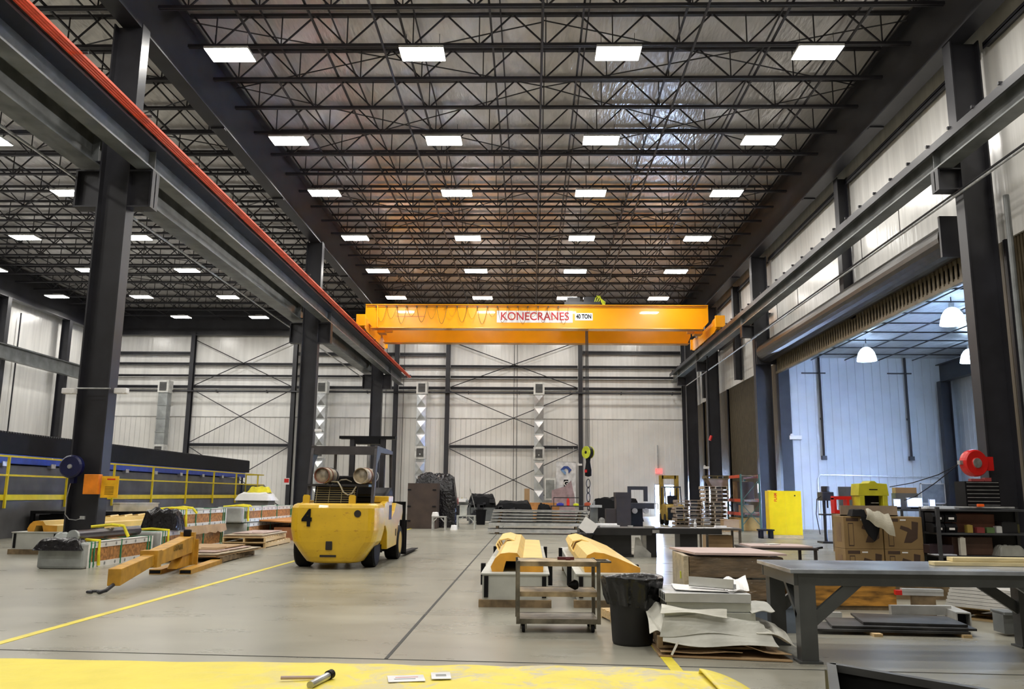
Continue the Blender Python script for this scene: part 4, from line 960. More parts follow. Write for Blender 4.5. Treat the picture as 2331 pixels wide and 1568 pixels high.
# ---------- column fittings ----------
BLU = mat('deep_blue_reel', (.004, .006, .05), .35)
t = thing('cord_reel', 'dark blue hose reel on the nearest left column', 'reel', (-11.2, 20.32, 2.14))
MB().lathe([(.0, -.1), (.24, -.1), (.28, -.06), (.28, .06), (.24, .1), (.0, .1)], (0, 0, 0), 28, 'Y').build('drum', BLU, t); MB().lathe([(.001, -.13), (.05, -.13), (.06, -.1)], (0, 0, 0), 12, 'Y').build('hub', GALV, t); MB().box(-.05, .05, .05, .2, -.4, .1).build('bracket', BLU, t)
t = thing('hanging_hose', 'thin pale hose looping down the nearest left column', 'hose', (-11.15, 20.42, 0))
MB().tube([(-.1, 0, 1.75), (-.16, 0, 1.4), (-.16, 0, 1.0), (-.05, 0, .88), (.12, 0, .86), (.3, 0, .92)], .012, 6).box(.22, .34, -.02, .03, .88, .96).build('hose', GALV, t)
t = thing('electrical_box', 'orange electrical enclosure on the nearest left column', 'electrical box', (-10.68, 20.38, 1.72))
MB().box(-.18, .18, -.1, .1, -.24, .24).build('case', mat('orange_box', (.82, .24, .01), .4), t, bevel=.01)
t = thing('electrical_box', 'yellow sign board beside the orange electrical enclosure', 'sign', (-10.28, 20.4, 1.66))
MB().box(-.2, .22, 0, .03, -.26, .26).build('panel', mat('sign_yellow', (.85, .46, .01), .4), t)
for k in range(6): MB().box(-.1, .12, -.004, 0, -.18 + k * .035, -.17 + k * .035).build('text_line', BLACK, t)
MB().box(-.06, .14, -.004, 0, .17, .2).build('text_line', RED, t); MB().box(-.22, .1, .03, .2, -.03, .03).build('arm', STEEL, t)
def elight(label, x, y, z):
    t = thing('emergency_light', label, 'light', (x, y, z), 0, 'white emergency lights on the columns')
    MB().box(-.16, .16, -.09, .09, -.07, .07).build('case', WHITE, t, bevel=.02); MB().cyl((.1, -.1, -.02), (.1, 0, -.02), .05, 10).build('lamp', WHITE, t)
elight('white emergency light on the right of the nearest left column', -10.35, 20.72, 4.05)
elight('white emergency light on the left of the nearest left column', -11.5, 20.4, 4.0)
elight('white emergency light on the right side of the column behind the forklift', -10.35, 40.4, 4.55)
tag(MB().cyl((-11.36, 20.45, 4.08), (-10.5, 20.45, 4.08), .018, 6).build('conduit_pipe', GALV), 'thin conduit between the two emergency lights on the nearest column', 'conduit')

# ---------- platform with railing and long machine ----------
GW = mat('platform_grey', (.10, .10, .105), .6, var=.12, scale=1.2)
t = thing('platform', 'long grey platform wall under the yellow railing at the left', 'platform', (-17.3, 0, 0))
MB().box(-1.3, 0, 8, 54.0, 0, 1.28).build('platform_base', GW, t)
t = thing('guard_rail', 'yellow pipe railing along the edge of the grey platform', 'railing', (-17.22, 0, 0))
posts = [9.2, 12.85, 16.5, 20.1, 23.75, 27.4, 31.0, 34.5, 38.1, 41.9, 45.5, 49.0, 52.9]
repeat('post', MB().box(-.035, .035, -.035, .035, .98, 2.68), YEL, t, [(0, y, 0) for y in posts])
MB().box(-.03, .03, 8, 54, 2.64, 2.70).build('top_rail', YEL, t); MB().box(-.03, .03, 8, 54, 2.02, 2.08).build('mid_rail', YEL, t); MB().box(-.05, -.03, 8, 54, 1.24, 1.42).build('kick_plate', YEL, t)
MB().box(-1.15, -.03, 53.94, 54, 2.64, 2.7).box(-1.15, -.03, 53.94, 54, 2.02, 2.08).box(-1.15, -1.09, 53.93, 54.01, 1.28, 2.68).build('end_rail', YEL, t)
t = thing('conveyor_machine', 'very long machine with black bellows cover and blue rail behind the yellow railing', 'machine', (-18.6, 0, 0))
MB().box(-2.6, 0, 8, 53.5, 0, 2.45).build('bed', GW, t)
MB().box(-2.4, .12, 8, 54.2, 2.5, 2.82).build('blue_rail', mat('machine_blue', (.015, .05, .36), .4), t)
be = MB(); yy = 8.0
prof = []
while yy < 55: prof += [(yy, 3.62), (yy + .08, 3.55)]; yy += .16
be.prism([(8, 2.84)] + [(a, b) for a, b in prof] + [(55, 2.84)], -2.3, .1, 'X'); be.build('bellows_cover', BLACK, t)
repeat('roller_bracket', MB().box(.0, .16, 0, .3, 2.40, 2.56), GALV, t, [(0, 20 + 3.0 * k, 0) for k in range(12)])
MB().cyl((.0, 54.0, 1.3), (.0, 54.0, 2.5), .06, 8).build('end_post', BLU, t)
t = thing('control_desk', 'small grey sloped desk at the end of the platform', 'desk', (-18.3, 55.5, 0)); MB().prism([(-.9, 0), (.9, 0), (.9, 1.7), (.5, 2.1), (-.9, 2.1)], -.5, .5, 'Y').build('desk_body', mat('desk_grey', (.22, .21, .17), .6), t)
# black steel frame with tan box
t = thing('steel_work_table', 'low black steel frame beside the grey platform', 'frame', (-15.4, 29.4, 0))
MB().box(-1.7, 1.7, -.7, .7, .78, .88).build('top_frame', BLACK, t)
for x in (-1.65, -.5, .7, 1.65):
    for y in (-.62, .62): MB().box(x - .06, x + .06, y - .06, y + .06, 0, .78).build('leg', BLACK, t)
MB().box(-1.6, 1.6, -.6, .6, .3, .36).build('lower_shelf', BLACK, t); MB().box(-1.5, .5, -.5, .5, .36, .75).build('dark_load', BLACK, t)
o = MB().box(-.75, .75, -.18, .18, 0, .26).box(-.78, .78, -.2, .2, .26, .29).build('long_box', mat('tan_box', (.50, .44, .32), .6)); o.location = (-13.75, 29.3, .885); o.rotation_euler = (0, 0, R(60)); tag(o, 'long tan box lying on the black steel frame', 'box')

# ---------- long crates ----------
TARP = mat('grey_tarp', (.33, .35, .34), .5, var=.12, scale=3); OSB = mat('strand_board', (.42, .19, .055), .7, var=.25, scale=14, detail=8)
WFR = mat('white_printed_timber', (.70, .69, .66), .55, var=.05); GSTR = mat('green_strap', (.02, .20, .09), .4)
MARK = mat('grey_print', (.25, .26, .26), .6); SLING = mat('yellow_sling', (.80, .70, .02), .6)
def crate(label, x0, x1, y0, y1, z, h, sling=True, straps=3, end=True):
    t = thing('long_crate', label, 'crate', (0, 0, z), 0, 'long strapped crates on the left')
    MB().box(x0 + .03, x1 - .015, y0 + .02, y1, .06, h - .02).build('board_panel', OSB, t)
    f = MB()
    f.box(x1 - .05, x1, y0 + .02, y1, 0, .11).box(x1 - .05, x1, y0 + .02, y1, h - .11, h).box(x1 - .18, x1, y0 + .02, y1, h - .01, h + .015).box(x0, x0 + .18, y0 + .02, y1, h - .01, h + .015).box(x0, x0 + .05, y0, y1, 0, h)
    f.box(x1 - .03, x1 + .002, y0 + .02, y0 + .1, 0, h).box(x1 - .03, x1 + .002, y1 - .08, y1, 0, h)
    fo = f.build('timber_frame', WFR, t)
    n = int((y1 - y0) / .45)
    mk = MB()
    k0 = MB().cyl((x1 + .001, 0, 0), (x1 + .004, 0, 0), .035, 8)
    repeat('printed_mark', k0, MARK, fo, [(0, y0 + .3 + i * .45, zz) for i in range(n) for zz in (.055, h - .055)])
    for i in range(straps):
        yy = y0 + .12 + i * (y1 - y0 - .4) / max(1, straps - 1)
        for d in (0, .14) if i in (0, straps - 1) else (0,):
            MB().box(x0 - .004, x1 + .006, yy + d, yy + d + .045, -.0, h + .02).build('green_strap', GSTR, t)
    if sling:
        yy = y0 + .42
        pts = [(x0 - .02, yy, .02), (x0 - .02, yy, h + .03), ((x0 + x1) / 2, yy + .05, h + .06), (x1 + .02, yy + .02, h + .03), (x1 + .025, yy + .0, h * .5), (x1 + .03, yy + .03, .03)]
        MB().tube(pts, .032, 6).build('yellow_sling', SLING, t)
    if end: MB().box(x0 - .03, x1 + .02, y0 - .16, y0 + .04, 0.0, h + .02).build('tarp_end_cap', TARP, t, bevel=.05)
    return t
crate('front long crate before the nearest left column, grey-capped end', -9.98, -9.07, 17.35, 20.35, 0, .5)
crate('lower long crate behind the front crate, partly under cardboard', -9.95, -9.08, 20.75, 25.1, 0, .58, straps=4)
crate('upper long crate with black plastic on its near end', -9.85, -9.08, 21.75, 25.2, .62, .46, straps=4)
crate('lower long crate farther back, partly under an orange sheet', -9.85, -9.1, 27.05, 32.3, 0, .58, sling=False)
crate('upper long crate farthest back with a grey capped end', -9.85, -9.1, 26.7, 32.3, .62, .46, straps=4)
t = thing('rolled_tube', 'long black wrapped tube lying on the front crate', 'tube', (-9.45, 0, .64)); MB().cyl((.0, 17.5, .0), (0, 20.3, 0), .11, 14).build('tube', mat('dark_tube_film', (.035, .032, .045), .3), t); MB().cyl((0, 17.42, 0), (0, 17.5, 0), .12, 14).build('end_band', TARP, t)
t = thing('black_film', 'crumpled black plastic over the near end of the front crate', 'plastic sheet', (-9.55, 17.3, .2)); crumple('film', PLASTIC_BLK, t, (0, -.05, .17), (.95, .42, .22), 21, .16, 18, 10)
t = thing('black_film', 'crumpled black plastic hanging on the near end of the upper crate', 'plastic sheet', (-9.4, 21.6, .55)); crumple('film', PLASTIC_BLK, t, (0, 0, .05), (.95, .5, .50), 22, .14, 18, 10)
t = thing('grey_sack', 'pale grey folded tarp on top of the front crate', 'tarp', (-9.72, 17.75, .53)); crumple('cloth', TARP, t, (0, 0, 0), (.4, .5, .15), 23, .25, 8, 8)
for k, (x, y, z) in enumerate(((-9.5, 19.0, .75), (-9.4, 22.6, 1.09), (-9.5, 27.6, 1.09))):
    t = thing('coiled_sling', 'yellow lifting sling lying on the %s' % ('black tube over the front crate', 'upper crate with black plastic', 'farthest upper crate')[k], 'sling', (x, y, z), 0, 'yellow lifting slings')
    MB().tube([(-.35, -.1, .02), (-.1, .05, .05), (.1, -.05, .07), (.3, .08, .04), (.42, .1, -.1 if k else -.2)], .035, 6).tube([(-.3, .12, .02), (0, .2, .06), (.25, .0, .05)], .03, 6).build('webbing', SLING, t)
ts = MB().grid(10, 4, lambda u, v: (-9.02 + .04 * math.sin(u * 20) + .05 * v, 22.0 + 2.9 * u, .66 - .22 * v - .05 * v * math.sin(u * 31) * 1.5)).build('torn_cardboard', CARD, None, solid=.008)
tag(ts, 'torn brown cardboard sheet hanging between the stacked crates', 'cardboard')
o = MB().prism([(-9.6, .66), (-8.3, .60), (-8.1, .45), (-8.15, .43), (-8.35, .56), (-9.6, .62)], 0, 4.3, 'Y').build('orange_sheet', mat('orange_board', (.50, .22, .06), .7)); o.location = (.52, 28.3, 0); tag(o, 'smooth orange board resting against the farthest crates', 'board')
o = MB().box(-8.6, -7.75, 28.4, 32.4, 0, .42).build('low_crate', mat('dark_orange_board', (.34, .13, .05), .7)); tag(o, 'dark orange low crate beside the farthest crates', 'crate')
# pallets with cardboard
def cards(x, y, z, w, d, n, seed, lab):
    rnd = random.Random(seed)
    for k in range(n):
        m_ = (CARD, mat('pale_card', (.50, .42, .30), .7), mat('pinkish_card', (.45, .34, .30), .7))[k % 3]
        s = 1 - .10 * k if k > 1 else 1.0; off = .0 if k < 2 else .12
        o = MB().obox((0, 0, .012), (w * s, d * s * .95, .022), rz=rnd.uniform(-.05, .05)).obox((w * .2, -d * .25 * s, .03), (w * .35 * s, d * .25 * s, .012), rz=rnd.uniform(-.3, .3)).build('cardboard_sheet', m_)
        o.location = (x + rnd.uniform(-off, off), y + rnd.uniform(-off, off), z + k * .037)
        tag(o, '%s %s' % (('lowest', 'second', 'third', 'fourth', 'fifth')[k] + ' cardboard sheet', lab), 'cardboard', 'cardboard sheets on the left pallets')
pallet('dark pallet under cardboard right of the orange jib', -7.75, 20.3, 0, 1.6, 2.8, .14, R(4), DWOOD, 'pallets on the left floor', boards=9)
cards(-7.72, 20.3, .145, 1.62, 2.9, 4, 31, 'on the dark pallet by the orange jib')
pallet('pale pallet behind the first, left of the forklift', -8.2, 25.6, 0, 1.2, 2.9, .15, R(2), WOOD, 'pallets on the left floor', boards=9)
pallet('upper pale pallet stacked behind the first, left of the forklift', -8.25, 25.5, .155, 1.2, 2.9, .15, R(5), WOOD, 'pallets on the left floor', boards=9)
cards(-8.2, 25.4, .31, 1.1, 2.7, 3, 33, 'on the pale pallets left of the forklift')
# bin with cloth
t = thing('covered_tote', 'grey tote under a white cloth near the second column', 'tote', (-11.0, 33.8, 0))
MB().prism([(-.5, 0), (.5, 0), (.62, 1.4), (-.62, 1.4)], -.45, .45, 'Y').build('tote_body', mat('olive_grey', (.14, .14, .12), .6), t)
crumple('white_cloth', WHITE, t, (0, 0, 1.25), (1.4, 1.15, .3), 41, .12, 12, 10)
t = thing('coiled_sling', 'yellow sling heap on the white-clothed tote', 'sling', (-10.9, 33.8, 1.56), 0, 'yellow lifting slings'); crumple('webbing', SLING, t, (0, 0, 0), (.85, .5, .2), 42, .5, 14, 8)

# ---------- orange lifting jib ----------
JO = mat('jib_orange', (.47, .24, .018), .5, var=.14, scale=5)
t = thing('lifting_jib', 'orange-yellow forklift jib boom lying on the floor at the left', 'jib', (-7.03, 17.3, 0), R(7.5))
for x in (-.28, .28): MB().box(x - .11, x + .11, -.95, 1.6, 0.0, .09).build('fork_pocket', JO, t); MB().box(x - .10, x + .10, -.955, -.949, .015, .075).build('pocket_mouth', BLACK, t)
MB().prism([(-.85, .09), (-.3, .42), (.2, .5), (.75, .09)], -.09, .09, 'X').build('support_plate', JO, t)
MB().prism([(-2.2, .26), (.15, .34), (.15, .66), (-.1, .66), (-2.2, .50)], -.13, .13, 'X').build('outer_boom', JO, t, bevel=.01)
MB().prism([(-4.0, .10), (-2.2, .29), (-2.2, .47), (-4.0, .36)], -.10, .10, 'X').build('inner_boom', JO, t, bevel=.01)
MB().box(-.15, .15, -2.35, -2.1, .24, .53).build('boom_collar', JO, t)
MB().box(-.14, .14, .05, .2, .09, .74).box(-.2, .2, .2, .26, .09, .6).build('mast_plate', JO, t)
MB().box(-.06, .08, -.02, .1, .66, .80).build('top_pin', BLACK, t, bevel=.02)
MB().tube([(0, -4.0, .12), (-.05, -4.15, .05), (-.12, -4.2, .03), (-.16, -4.15, .03)], .03, 8).build('shackle', STEEL, t)
MB().tube([(-.13, -4.1, .03), (-.22, -4.05, .03), (-.3, -4.08, .03), (-.32, -4.16, .03), (-.24, -4.18, .03)], .022, 8).build('hook', STEEL, t)
text('CALDWELL', .15, mat('worn_black_print', (.20, .12, .012), .6), t, (.135, -1.0, .50), (R(90), 0, R(90)), sx=.8)

# ---------- crane beam sets on skids (yellow profiles on pale steel boxes) ----------
CRM = mat('cream_yellow_paint', (.80, .56, .17), .45, var=.05, scale=2); OED = mat('orange_cut_face', (.72, .34, .03), .5)
PBX = mat('pale_steel_box', (.50, .51, .47), .45, var=.08, scale=2)
def beamset(label, x, y, L, w=.94, mirror=1, rz=0.0, h=.36, zb=.10, group='cream-yellow beam sets on timber', prof=None):
    t = thing('packed_beam_set', label, 'beam', (x, y, 0), rz, group)
    MB().box(-w * .55, w * .55, .0, .12, 0, zb).build('timber_skid', DWOOD, t); MB().box(-w * .5, w * .5, L - .4, L - .25, 0, zb).build('timber_skid', DWOOD, t)
    MB().box(-w / 2, w / 2, .04, L, zb, zb + h - .02).box(-w / 2 - .02, w / 2 + .02, .02, L, zb + h - .02, zb + h).build('steel_box', PBX, t)
    for s in (-1, 1):
        MB().box(s * w * .44 - .03, s * w * .44 + .03, .025, .04, zb + .03, zb + h - .04).build('end_slot', BLACK, t)
        for yy in (1.2, L - 1.0): MB().box(s * (w / 2 + .02), s * (w / 2 + .09), yy, yy + .12, zb + .08, zb + h + .04).build('side_clamp', BLACK, t)
    zt = zb + h; m = mirror
    # profile: roof-shaped shell, hollow underneath
    P = [(-.34, 0), (-.36, .06), (-.30, .16), (-.22, .22), (-.10, .235), (.02, .23), (.10, .14), (.40, .13), (.40, 0), (.16, 0), (.16, .0), (.06, .0), (.02, .13), (-.14, .13), (-.18, .0)]
    if prof: P = prof
    else: P = [(a * m, b * 1.15) for a, b in P]
    y0, y1 = .28, L - .5
    n = 8
    for k in range(n):
        ya, yb = y0 + (y1 - y0) * k / n, y0 + (y1 - y0) * (k + 1) / n
    b = MB().prism([(a, zt + c) for a, c in P], y0, y1, 'Y'); bo = b.build('beam_profile', CRM, t)
    MB().prism([(a, zt + c) for a, c in P], y0 - .006, y0, 'Y').build('cut_end', OED, bo)
    if group: 
        for k in range(3):
            ya = y0 + (y1 - y0) * (.52 + .13 * k)
            pts = [(-.36 * m, ya, zt + .10), (-.41 * m, ya + .1, zt + .20), (-.36 * m, ya + .25, zt + .27), (-.2 * m, ya + .3, zt + .30), (-.08 * m, ya + .1, zt + .27)]
            MB().grid(4, 3, lambda u, v: Vector(pts[min(3, int(u * 4 - 1e-6))]).lerp(Vector(pts[min(3, int(u * 4 - 1e-6)) + 1]), u * 4 - min(3, int(u * 4 - 1e-6))) + Vector((0, v * .5, .02 * v))).build('curled_fin', CRM, t, solid=.02)
    return t
beamset('cream-yellow beam set on timber behind the nearest left column', -12.35, 21.0, 7.6, 1.15, 1, 0, .42, .12)
beamset('cream-yellow beam set on timber left of the shelf cart', -.22, 12.15, 6.6, .93, 1)
beamset('cream-yellow beam set on timber behind the shelf cart and bin', 1.12, 12.2, 6.2, .93, 1, R(0), prof=[(-.34, 0), (-.36, .12), (-.30, .24), (-.20, .285), (-.06, .27), (.14, .20), (.46, .07), (.46, 0)])
# ---------- shelf cart ----------
CG = mat('worn_cart_steel', (.19, .17, .13), .45, .4, var=.25, scale=6)
t = thing('shelf_cart', 'worn three-shelf steel cart standing in the middle foreground', 'cart', (.31, 10.28, 0), R(2))
for z, lip in ((.79, 'top'), (.45, 'middle'), (.15, 'bottom')):
    MB().box(-.45, .45, -.28, .28, z - .012, z).box(-.45, .45, -.29, -.275, z - .05, z + .004).box(-.45, .45, .275, .29, z - .05, z + .004).box(-.46, -.445, -.28, .28, z - .05, z + .004).box(.445, .46, -.28, .28, z - .05, z + .004).build('shelf', mat('stained_shelf_board', (.36, .27, .15), .6, .1, var=.3, scale=5) if lip != 'bottom' else CG, t)
for sx in (-1, 1):
    for sy in (-1, 1): MB().box(sx * .465 - .02, sx * .465 + .02, sy * .29 - .02, sy * .29 + .02, .10, .80).build('leg', CG, t)
for i, (sx, sy) in enumerate(((-1, -1), (1, -1), (-1, 1), (1, 1))):
    c = MB().box(sx * .4 - .035, sx * .4 + .035, sy * .23 - .05, sy * .23 + .05, .095, .105).box(sx * .4 - .035, sx * .4 - .025, sy * .23 - .03, sy * .23 + .03, .04, .10).box(sx * .4 + .025, sx * .4 + .035, sy * .23 - .03, sy * .23 + .03, .04, .10).build('caster', CG, t)
    MB().lathe([(.001, -.018), (.045, -.018), (.05, -.012), (.05, .012), (.045, .018), (.001, .018)], (sx * .4, sy * .23, .05), 18, 'X').build('wheel', BLACK, c)
MB().bar((.46, -.1, .78), (.62, -.12, .78), .03, .02).bar((.46, .2, .78), (.62, .2, .78), .03, .02).bar((.62, -.14, .78), (.62, .22, .78), .03, .02).build('handle', CG, t)
t = thing('flashlight', 'small black cone-shaped tool lying on the cart middle shelf', 'tool', (.5, 10.2, .455), R(20)); MB().lathe([(.02, -.06), (.06, .02), (.05, .05)], (0, 0, .06), 14, 'X').build('cone', BLACK, t)
o = MB().box(-.1, .1, -.03, .03, 0, .03).box(.0, .05, -.08, .08, 0, .02).build('hand_tool', mat('dark_red', (.12, .02, .02), .5)); o.location = (.42, 10.35, .793); tag(o, 'small dark red tool lying on the cart top shelf', 'tool')
# ---------- trash can ----------
t = thing('trash_can', 'large black bin with a liner bag beside the shelf cart', 'bin', (1.09, 9.37, 0))
MB().lathe([(.001, .0), (.205, 0), (.215, .03), (.235, .35), (.255, .62), (.265, .66), (.25, .66), (.22, .3), (.19, .03), (.001, .03)], n=36).build('bin_body', mat('black_bin_plastic', (.005, .005, .006), .55), t, smooth=True)
def bag(u, v):
    a = 2 * PI * u; ws = .018 * math.sin(a * 9) + .012 * math.sin(a * 17 + 2)
    prof = [(.20, .3), (.24, .55), (.285, .69), (.318, .70), (.322, .66), (.27 + ws, .50), (.245 + ws * .4, .40)]
    k = v * (len(prof) - 1); i = min(int(k), len(prof) - 2); f = k - i
    r = prof[i][0] * (1 - f) + prof[i + 1][0] * f + (ws * .4 if v > .5 else 0); z = prof[i][1] * (1 - f) + prof[i + 1][1] * f
    if v > .4 and math.cos(a) > .9: r += .02
    return (r * math.cos(a), r * math.sin(a), z + .012 * math.sin(a * 2))
MB().grid(64, 18, bag).build('liner_bag', mat('black_liner', (.004, .004, .005), .25, bump=.4, bscale=9), t, smooth=True)
# ---------- pile of aluminium profiles ----------
FILM = mat('white_foam_film', (.66, .65, .58), .5, var=.05, bump=.3, bscale=6); FILM2 = mat('translucent_grey_film', (.46, .46, .41), .45, var=.08, bump=.3, bscale=6)
def sheet(name, pts, m, lab, cat, nx=10, ny=6, w=.02, seed=0, group=None, th=.006):
    a, b, c, d = [Vector(p) for p in pts]
    r = random.Random(seed); P = [(r.uniform(3, 9), r.uniform(3, 9), r.uniform(0, 6)) for _ in range(4)]
    def f(u, v):
        p = (a.lerp(b, u)).lerp(d.lerp(c, u), v); k = sum(math.sin(x * u + y * v + q) for x, y, q in P) * w / 2
        return p + Vector((k * .3, k * .3, k))
    o = MB().grid(nx, ny, f).build(name, m, None, solid=th)
    return tag(o, lab, cat, group)
o = MB().prism([(1.26, 8.62), (2.50, 8.42), (2.52, 9.95), (1.30, 9.9)], 0.005, .02, 'Z').build('cardboard', CARD); tag(o, 'flattened cardboard on the floor under the profile pile', 'cardboard')
sheet('cardboard_flap', [(1.28, 8.63, .05), (2.05, 8.52, .06), (2.0, 9.2, .03), (1.3, 9.2, .04)], CARD, 'torn upper cardboard layer at the front of the profile pile', 'cardboard', seed=2, w=.012)
sheet('cardboard_flap', [(1.9, 8.6, .13), (2.50, 8.45, .05), (2.5, 9.3, .06), (1.9, 9.2, .15)], CARD, 'bent cardboard flap at the right corner of the profile pile', 'cardboard', seed=5, w=.02)
pallet('low wooden pallet under the profile pile', 1.82, 9.25, .07, 1.05, 1.1, .11, R(-3), DWOOD, None)
ALF = mat('film_covered_aluminium', (.50, .51, .46), .35, .45, var=.1, scale=3)
AL = [(.19, 'lowest'), (.30, 'second'), (.415, 'third'), (.515, 'topmost')]
for k, (z, l) in enumerate(AL[:2]):
    o = MB().box(-.45, .45, -.5, .5, 0, .105).box(-.46, .46, -.51, -.50, .0, .02).build('profile_bundle', ALF if k else FILM2); o.location = (1.82, 9.25, z); o.rotation_euler = (0, 0, R(-3)); tag(o, '%s wrapped bundle in the profile pile' % l, 'bundle', 'bundles in the profile pile')
for i in range(7):
    t = thing('aluminium_profile', 'square aluminium profile in the lower layer of the pile, %s from the front' % ORD[i], 'profile', (1.80, 8.86 + i * .13, .41), R(-2), 'aluminium profiles in the foreground pile')
    MB().box(-.42, .42, -.05, .05, 0, .085).build('tube', ALF, t); MB().box(-.424, -.42, -.035, .035, .015, .07).box(.42, .424, -.035, .035, .015, .07).build('open_end', BLACK, t)
for i in range(7):
    t = thing('aluminium_profile', 'long aluminium profile in the top layer of the pile, %s from the front' % ORD[i], 'profile', (1.79, 8.84 + i * .13, .50), R(-2), 'aluminium profiles in the foreground pile')
    MB().box(-.43, .43, -.05, .05, 0, .085).build('tube', ALU, t); MB().box(-.434, -.43, -.035, .035, .015, .07).build('open_end', BLACK, t)
sheet('foam_sheet', [(1.50, 9.0, .60), (2.0, 8.85, .60), (2.15, 9.4, .60), (1.55, 9.6, .60)], WHITE, 'white foam sheet lying on top of the profile pile', 'sheet', seed=8, w=.006)
sheet('foam_sheet', [(1.98, 8.85, .60), (2.25, 8.95, .61), (2.3, 9.3, .72), (2.05, 9.35, .66)], WHITE, 'folded white foam sheet at the right of the pile top', 'sheet', seed=9, w=.02)
t = thing('profile_offcut', 'short grey channel offcut lying across the white foam on the pile', 'profile', (1.90, 9.0, .62), R(-38)); MB().box(-.28, .22, -.02, .05, .0, .012).box(-.28, .22, -.02, -.008, 0, .10).box(-.28, .22, .038, .05, 0, .05).build('channel', ALU, t)
for k, (pts, m, lab) in enumerate((
    ([(1.30, 8.70, .42), (1.95, 8.66, .37), (1.95, 8.7, .43), (1.32, 8.8, .47)], FILM, 'white film strip across the upper front of the pile'),
    ([(1.28, 8.66, .20), (2.32, 8.60, .22), (2.28, 8.74, .35), (1.34, 8.74, .39)], FILM2, 'wide grey film draped along the pile front'),
    ([(1.30, 8.62, .14), (2.40, 8.50, .12), (2.34, 8.66, .27), (1.32, 8.70, .24)], FILM2, 'lower grey film hanging over the pallet edge'),
    ([(1.20, 8.80, .2), (1.36, 8.72, .2), (1.37, 9.3, .48), (1.22, 9.4, .46)], FILM, 'crumpled white film at the left end of the pile'),
    ([(2.22, 8.62, .24), (2.58, 8.52, .16), (2.5, 9.0, .26), (2.26, 9.1, .36)], FILM, 'white film fanned out at the right end of the pile'),
    ([(2.2, 8.70, .40), (2.45, 8.75, .45), (2.4, 9.2, .47), (2.2, 9.2, .46)], FILM2, 'pale film flap at the upper right of the pile'))):
    sheet('film_sheet', pts, m, lab, 'film', seed=40 + k, w=.018, nx=16, ny=6)
o = MB().obox((0, 0, .06), (.02, .01, .14), ry=R(28)).build('paper_scrap', WHITE); o.location = (1.41, 8.58, .03); tag(o, 'narrow white scrap sticking down at the pile left corner', 'paper')
o = MB().box(-.6, .5, -.1, .1, 0, .30).box(-.6, .5, -.12, .12, .28, .31).build('blue_grey_profile', mat('blue_grey_film', (.17, .21, .27), .4, .3)); o.location = (2.62, 10.3, .0); tag(o, 'blue-grey wrapped profile behind the profile pile', 'profile')
pallet('narrow pale pallet on the floor behind the black bin', 1.25, 10.9, 0, .5, 1.0, .12, R(12), WOOD, None)
# ---------- stretch-wrapped boxes ----------
WR = mat('stretch_wrapped_cardboard', (.15, .10, .055), .12, var=.18, scale=3, bump=.8, bscale=5, coat=1.0, stretch=(1, 1, 3))
t = thing('wrapped_pallet_load', 'stretch-wrapped brown cartons under a pinkish board', 'pallet load', (2.92, 13.0, 0), R(-2))
MB().box(-.66, .70, -.72, .55, .0, .10).build('pallet', DWOOD, t)
for i in range(2): MB().box(-.64, .69, -.70, .5, .11 + i * .31, .40 + i * .31).build('carton_layer', WR, t, bevel=.02)
MB().box(-.72, -.645, -.71, .5, .1, .72).build('pale_side_wrap', mat('pale_wrap', (.45, .38, .26), .3, bump=.4), t, bevel=.01)
MB().prism([(-.76, .55), (-.56, -.74), (.72, -.76), (.5, .6)], .735, .765, 'Z').build('cover_board', mat('pinkish_board', (.50, .38, .35), .6, var=.05), t)
MB().box(-.73, -.72, -.45, -.38, .38, .48).build('yellow_tag', YGR, t)
# ---------- plywood crate under the bench ----------
PLY = mat('orange_plywood', (.42, .20, .03), .55, var=.35, scale=3.0, stretch=(1, 1, 5), detail=10)
o = MB().box(-.72, .72, -.35, .35, 0, .50).box(-.75, .75, -.37, .37, .50, .53).build('plywood_crate', PLY); o.location = (4.42, 12.65, .06); tag(o, 'orange plywood crate seen beneath the steel bench', 'crate')
MB().box(-.7, .7, -.33, .33, -.06, 0).build('crate_skid', DWOOD, o)
MB().cyl((-.02, -.352, .40), (-.02, -.351, .40), .035, 12).build('knot', DK, o)
# ---------- heavy steel bench ----------
BG = mat('bench_grey_paint', (.062, .066, .066), .34, var=.12, scale=2); BT = mat('bench_top_steel', (.36, .39, .44), .25, .45, var=.2, scale=2)  # top colour lightened and blued for light reflected from the neighbouring bay
t = thing('steel_workbench', 'heavy dark grey steel workbench with diagonal braces at the right', 'workbench', (2.50, 8.36, 0))
MB().box(0, 3.0, 0, 1.22, .83, .87).build('tabletop', BT, t, bevel=.006)
MB().box(.04, 2.96, .036, .07, .715, .83).box(.04, 2.96, 1.14, 1.176, .715, .83).box(.045, .08, .07, 1.14, .715, .83).box(2.92, 2.96, .07, 1.14, .715, .83).build('apron', BG, t)
for x in (.08, 2.72):
    for y in (.03, 1.03):
        MB().box(x, x + .16, y, y + .15, .02, .83).build('leg', BG, t); MB().box(x - .03, x + .19, y - .03, y + .18, 0, .02).build('foot_plate', BG, t)
for y in (.07, 1.10):
    MB().bar((.20, y, .38), (.66, y, .76), .05, .11, (0, 0, 1)).build('brace', BG, t); MB().bar((2.76, y, .38), (2.2, y, .76), .05, .11).build('brace', BG, t)
MB().bar((.12, .14, .42), (.12, .55, .76), .08, .05).build('side_brace', BG, t)
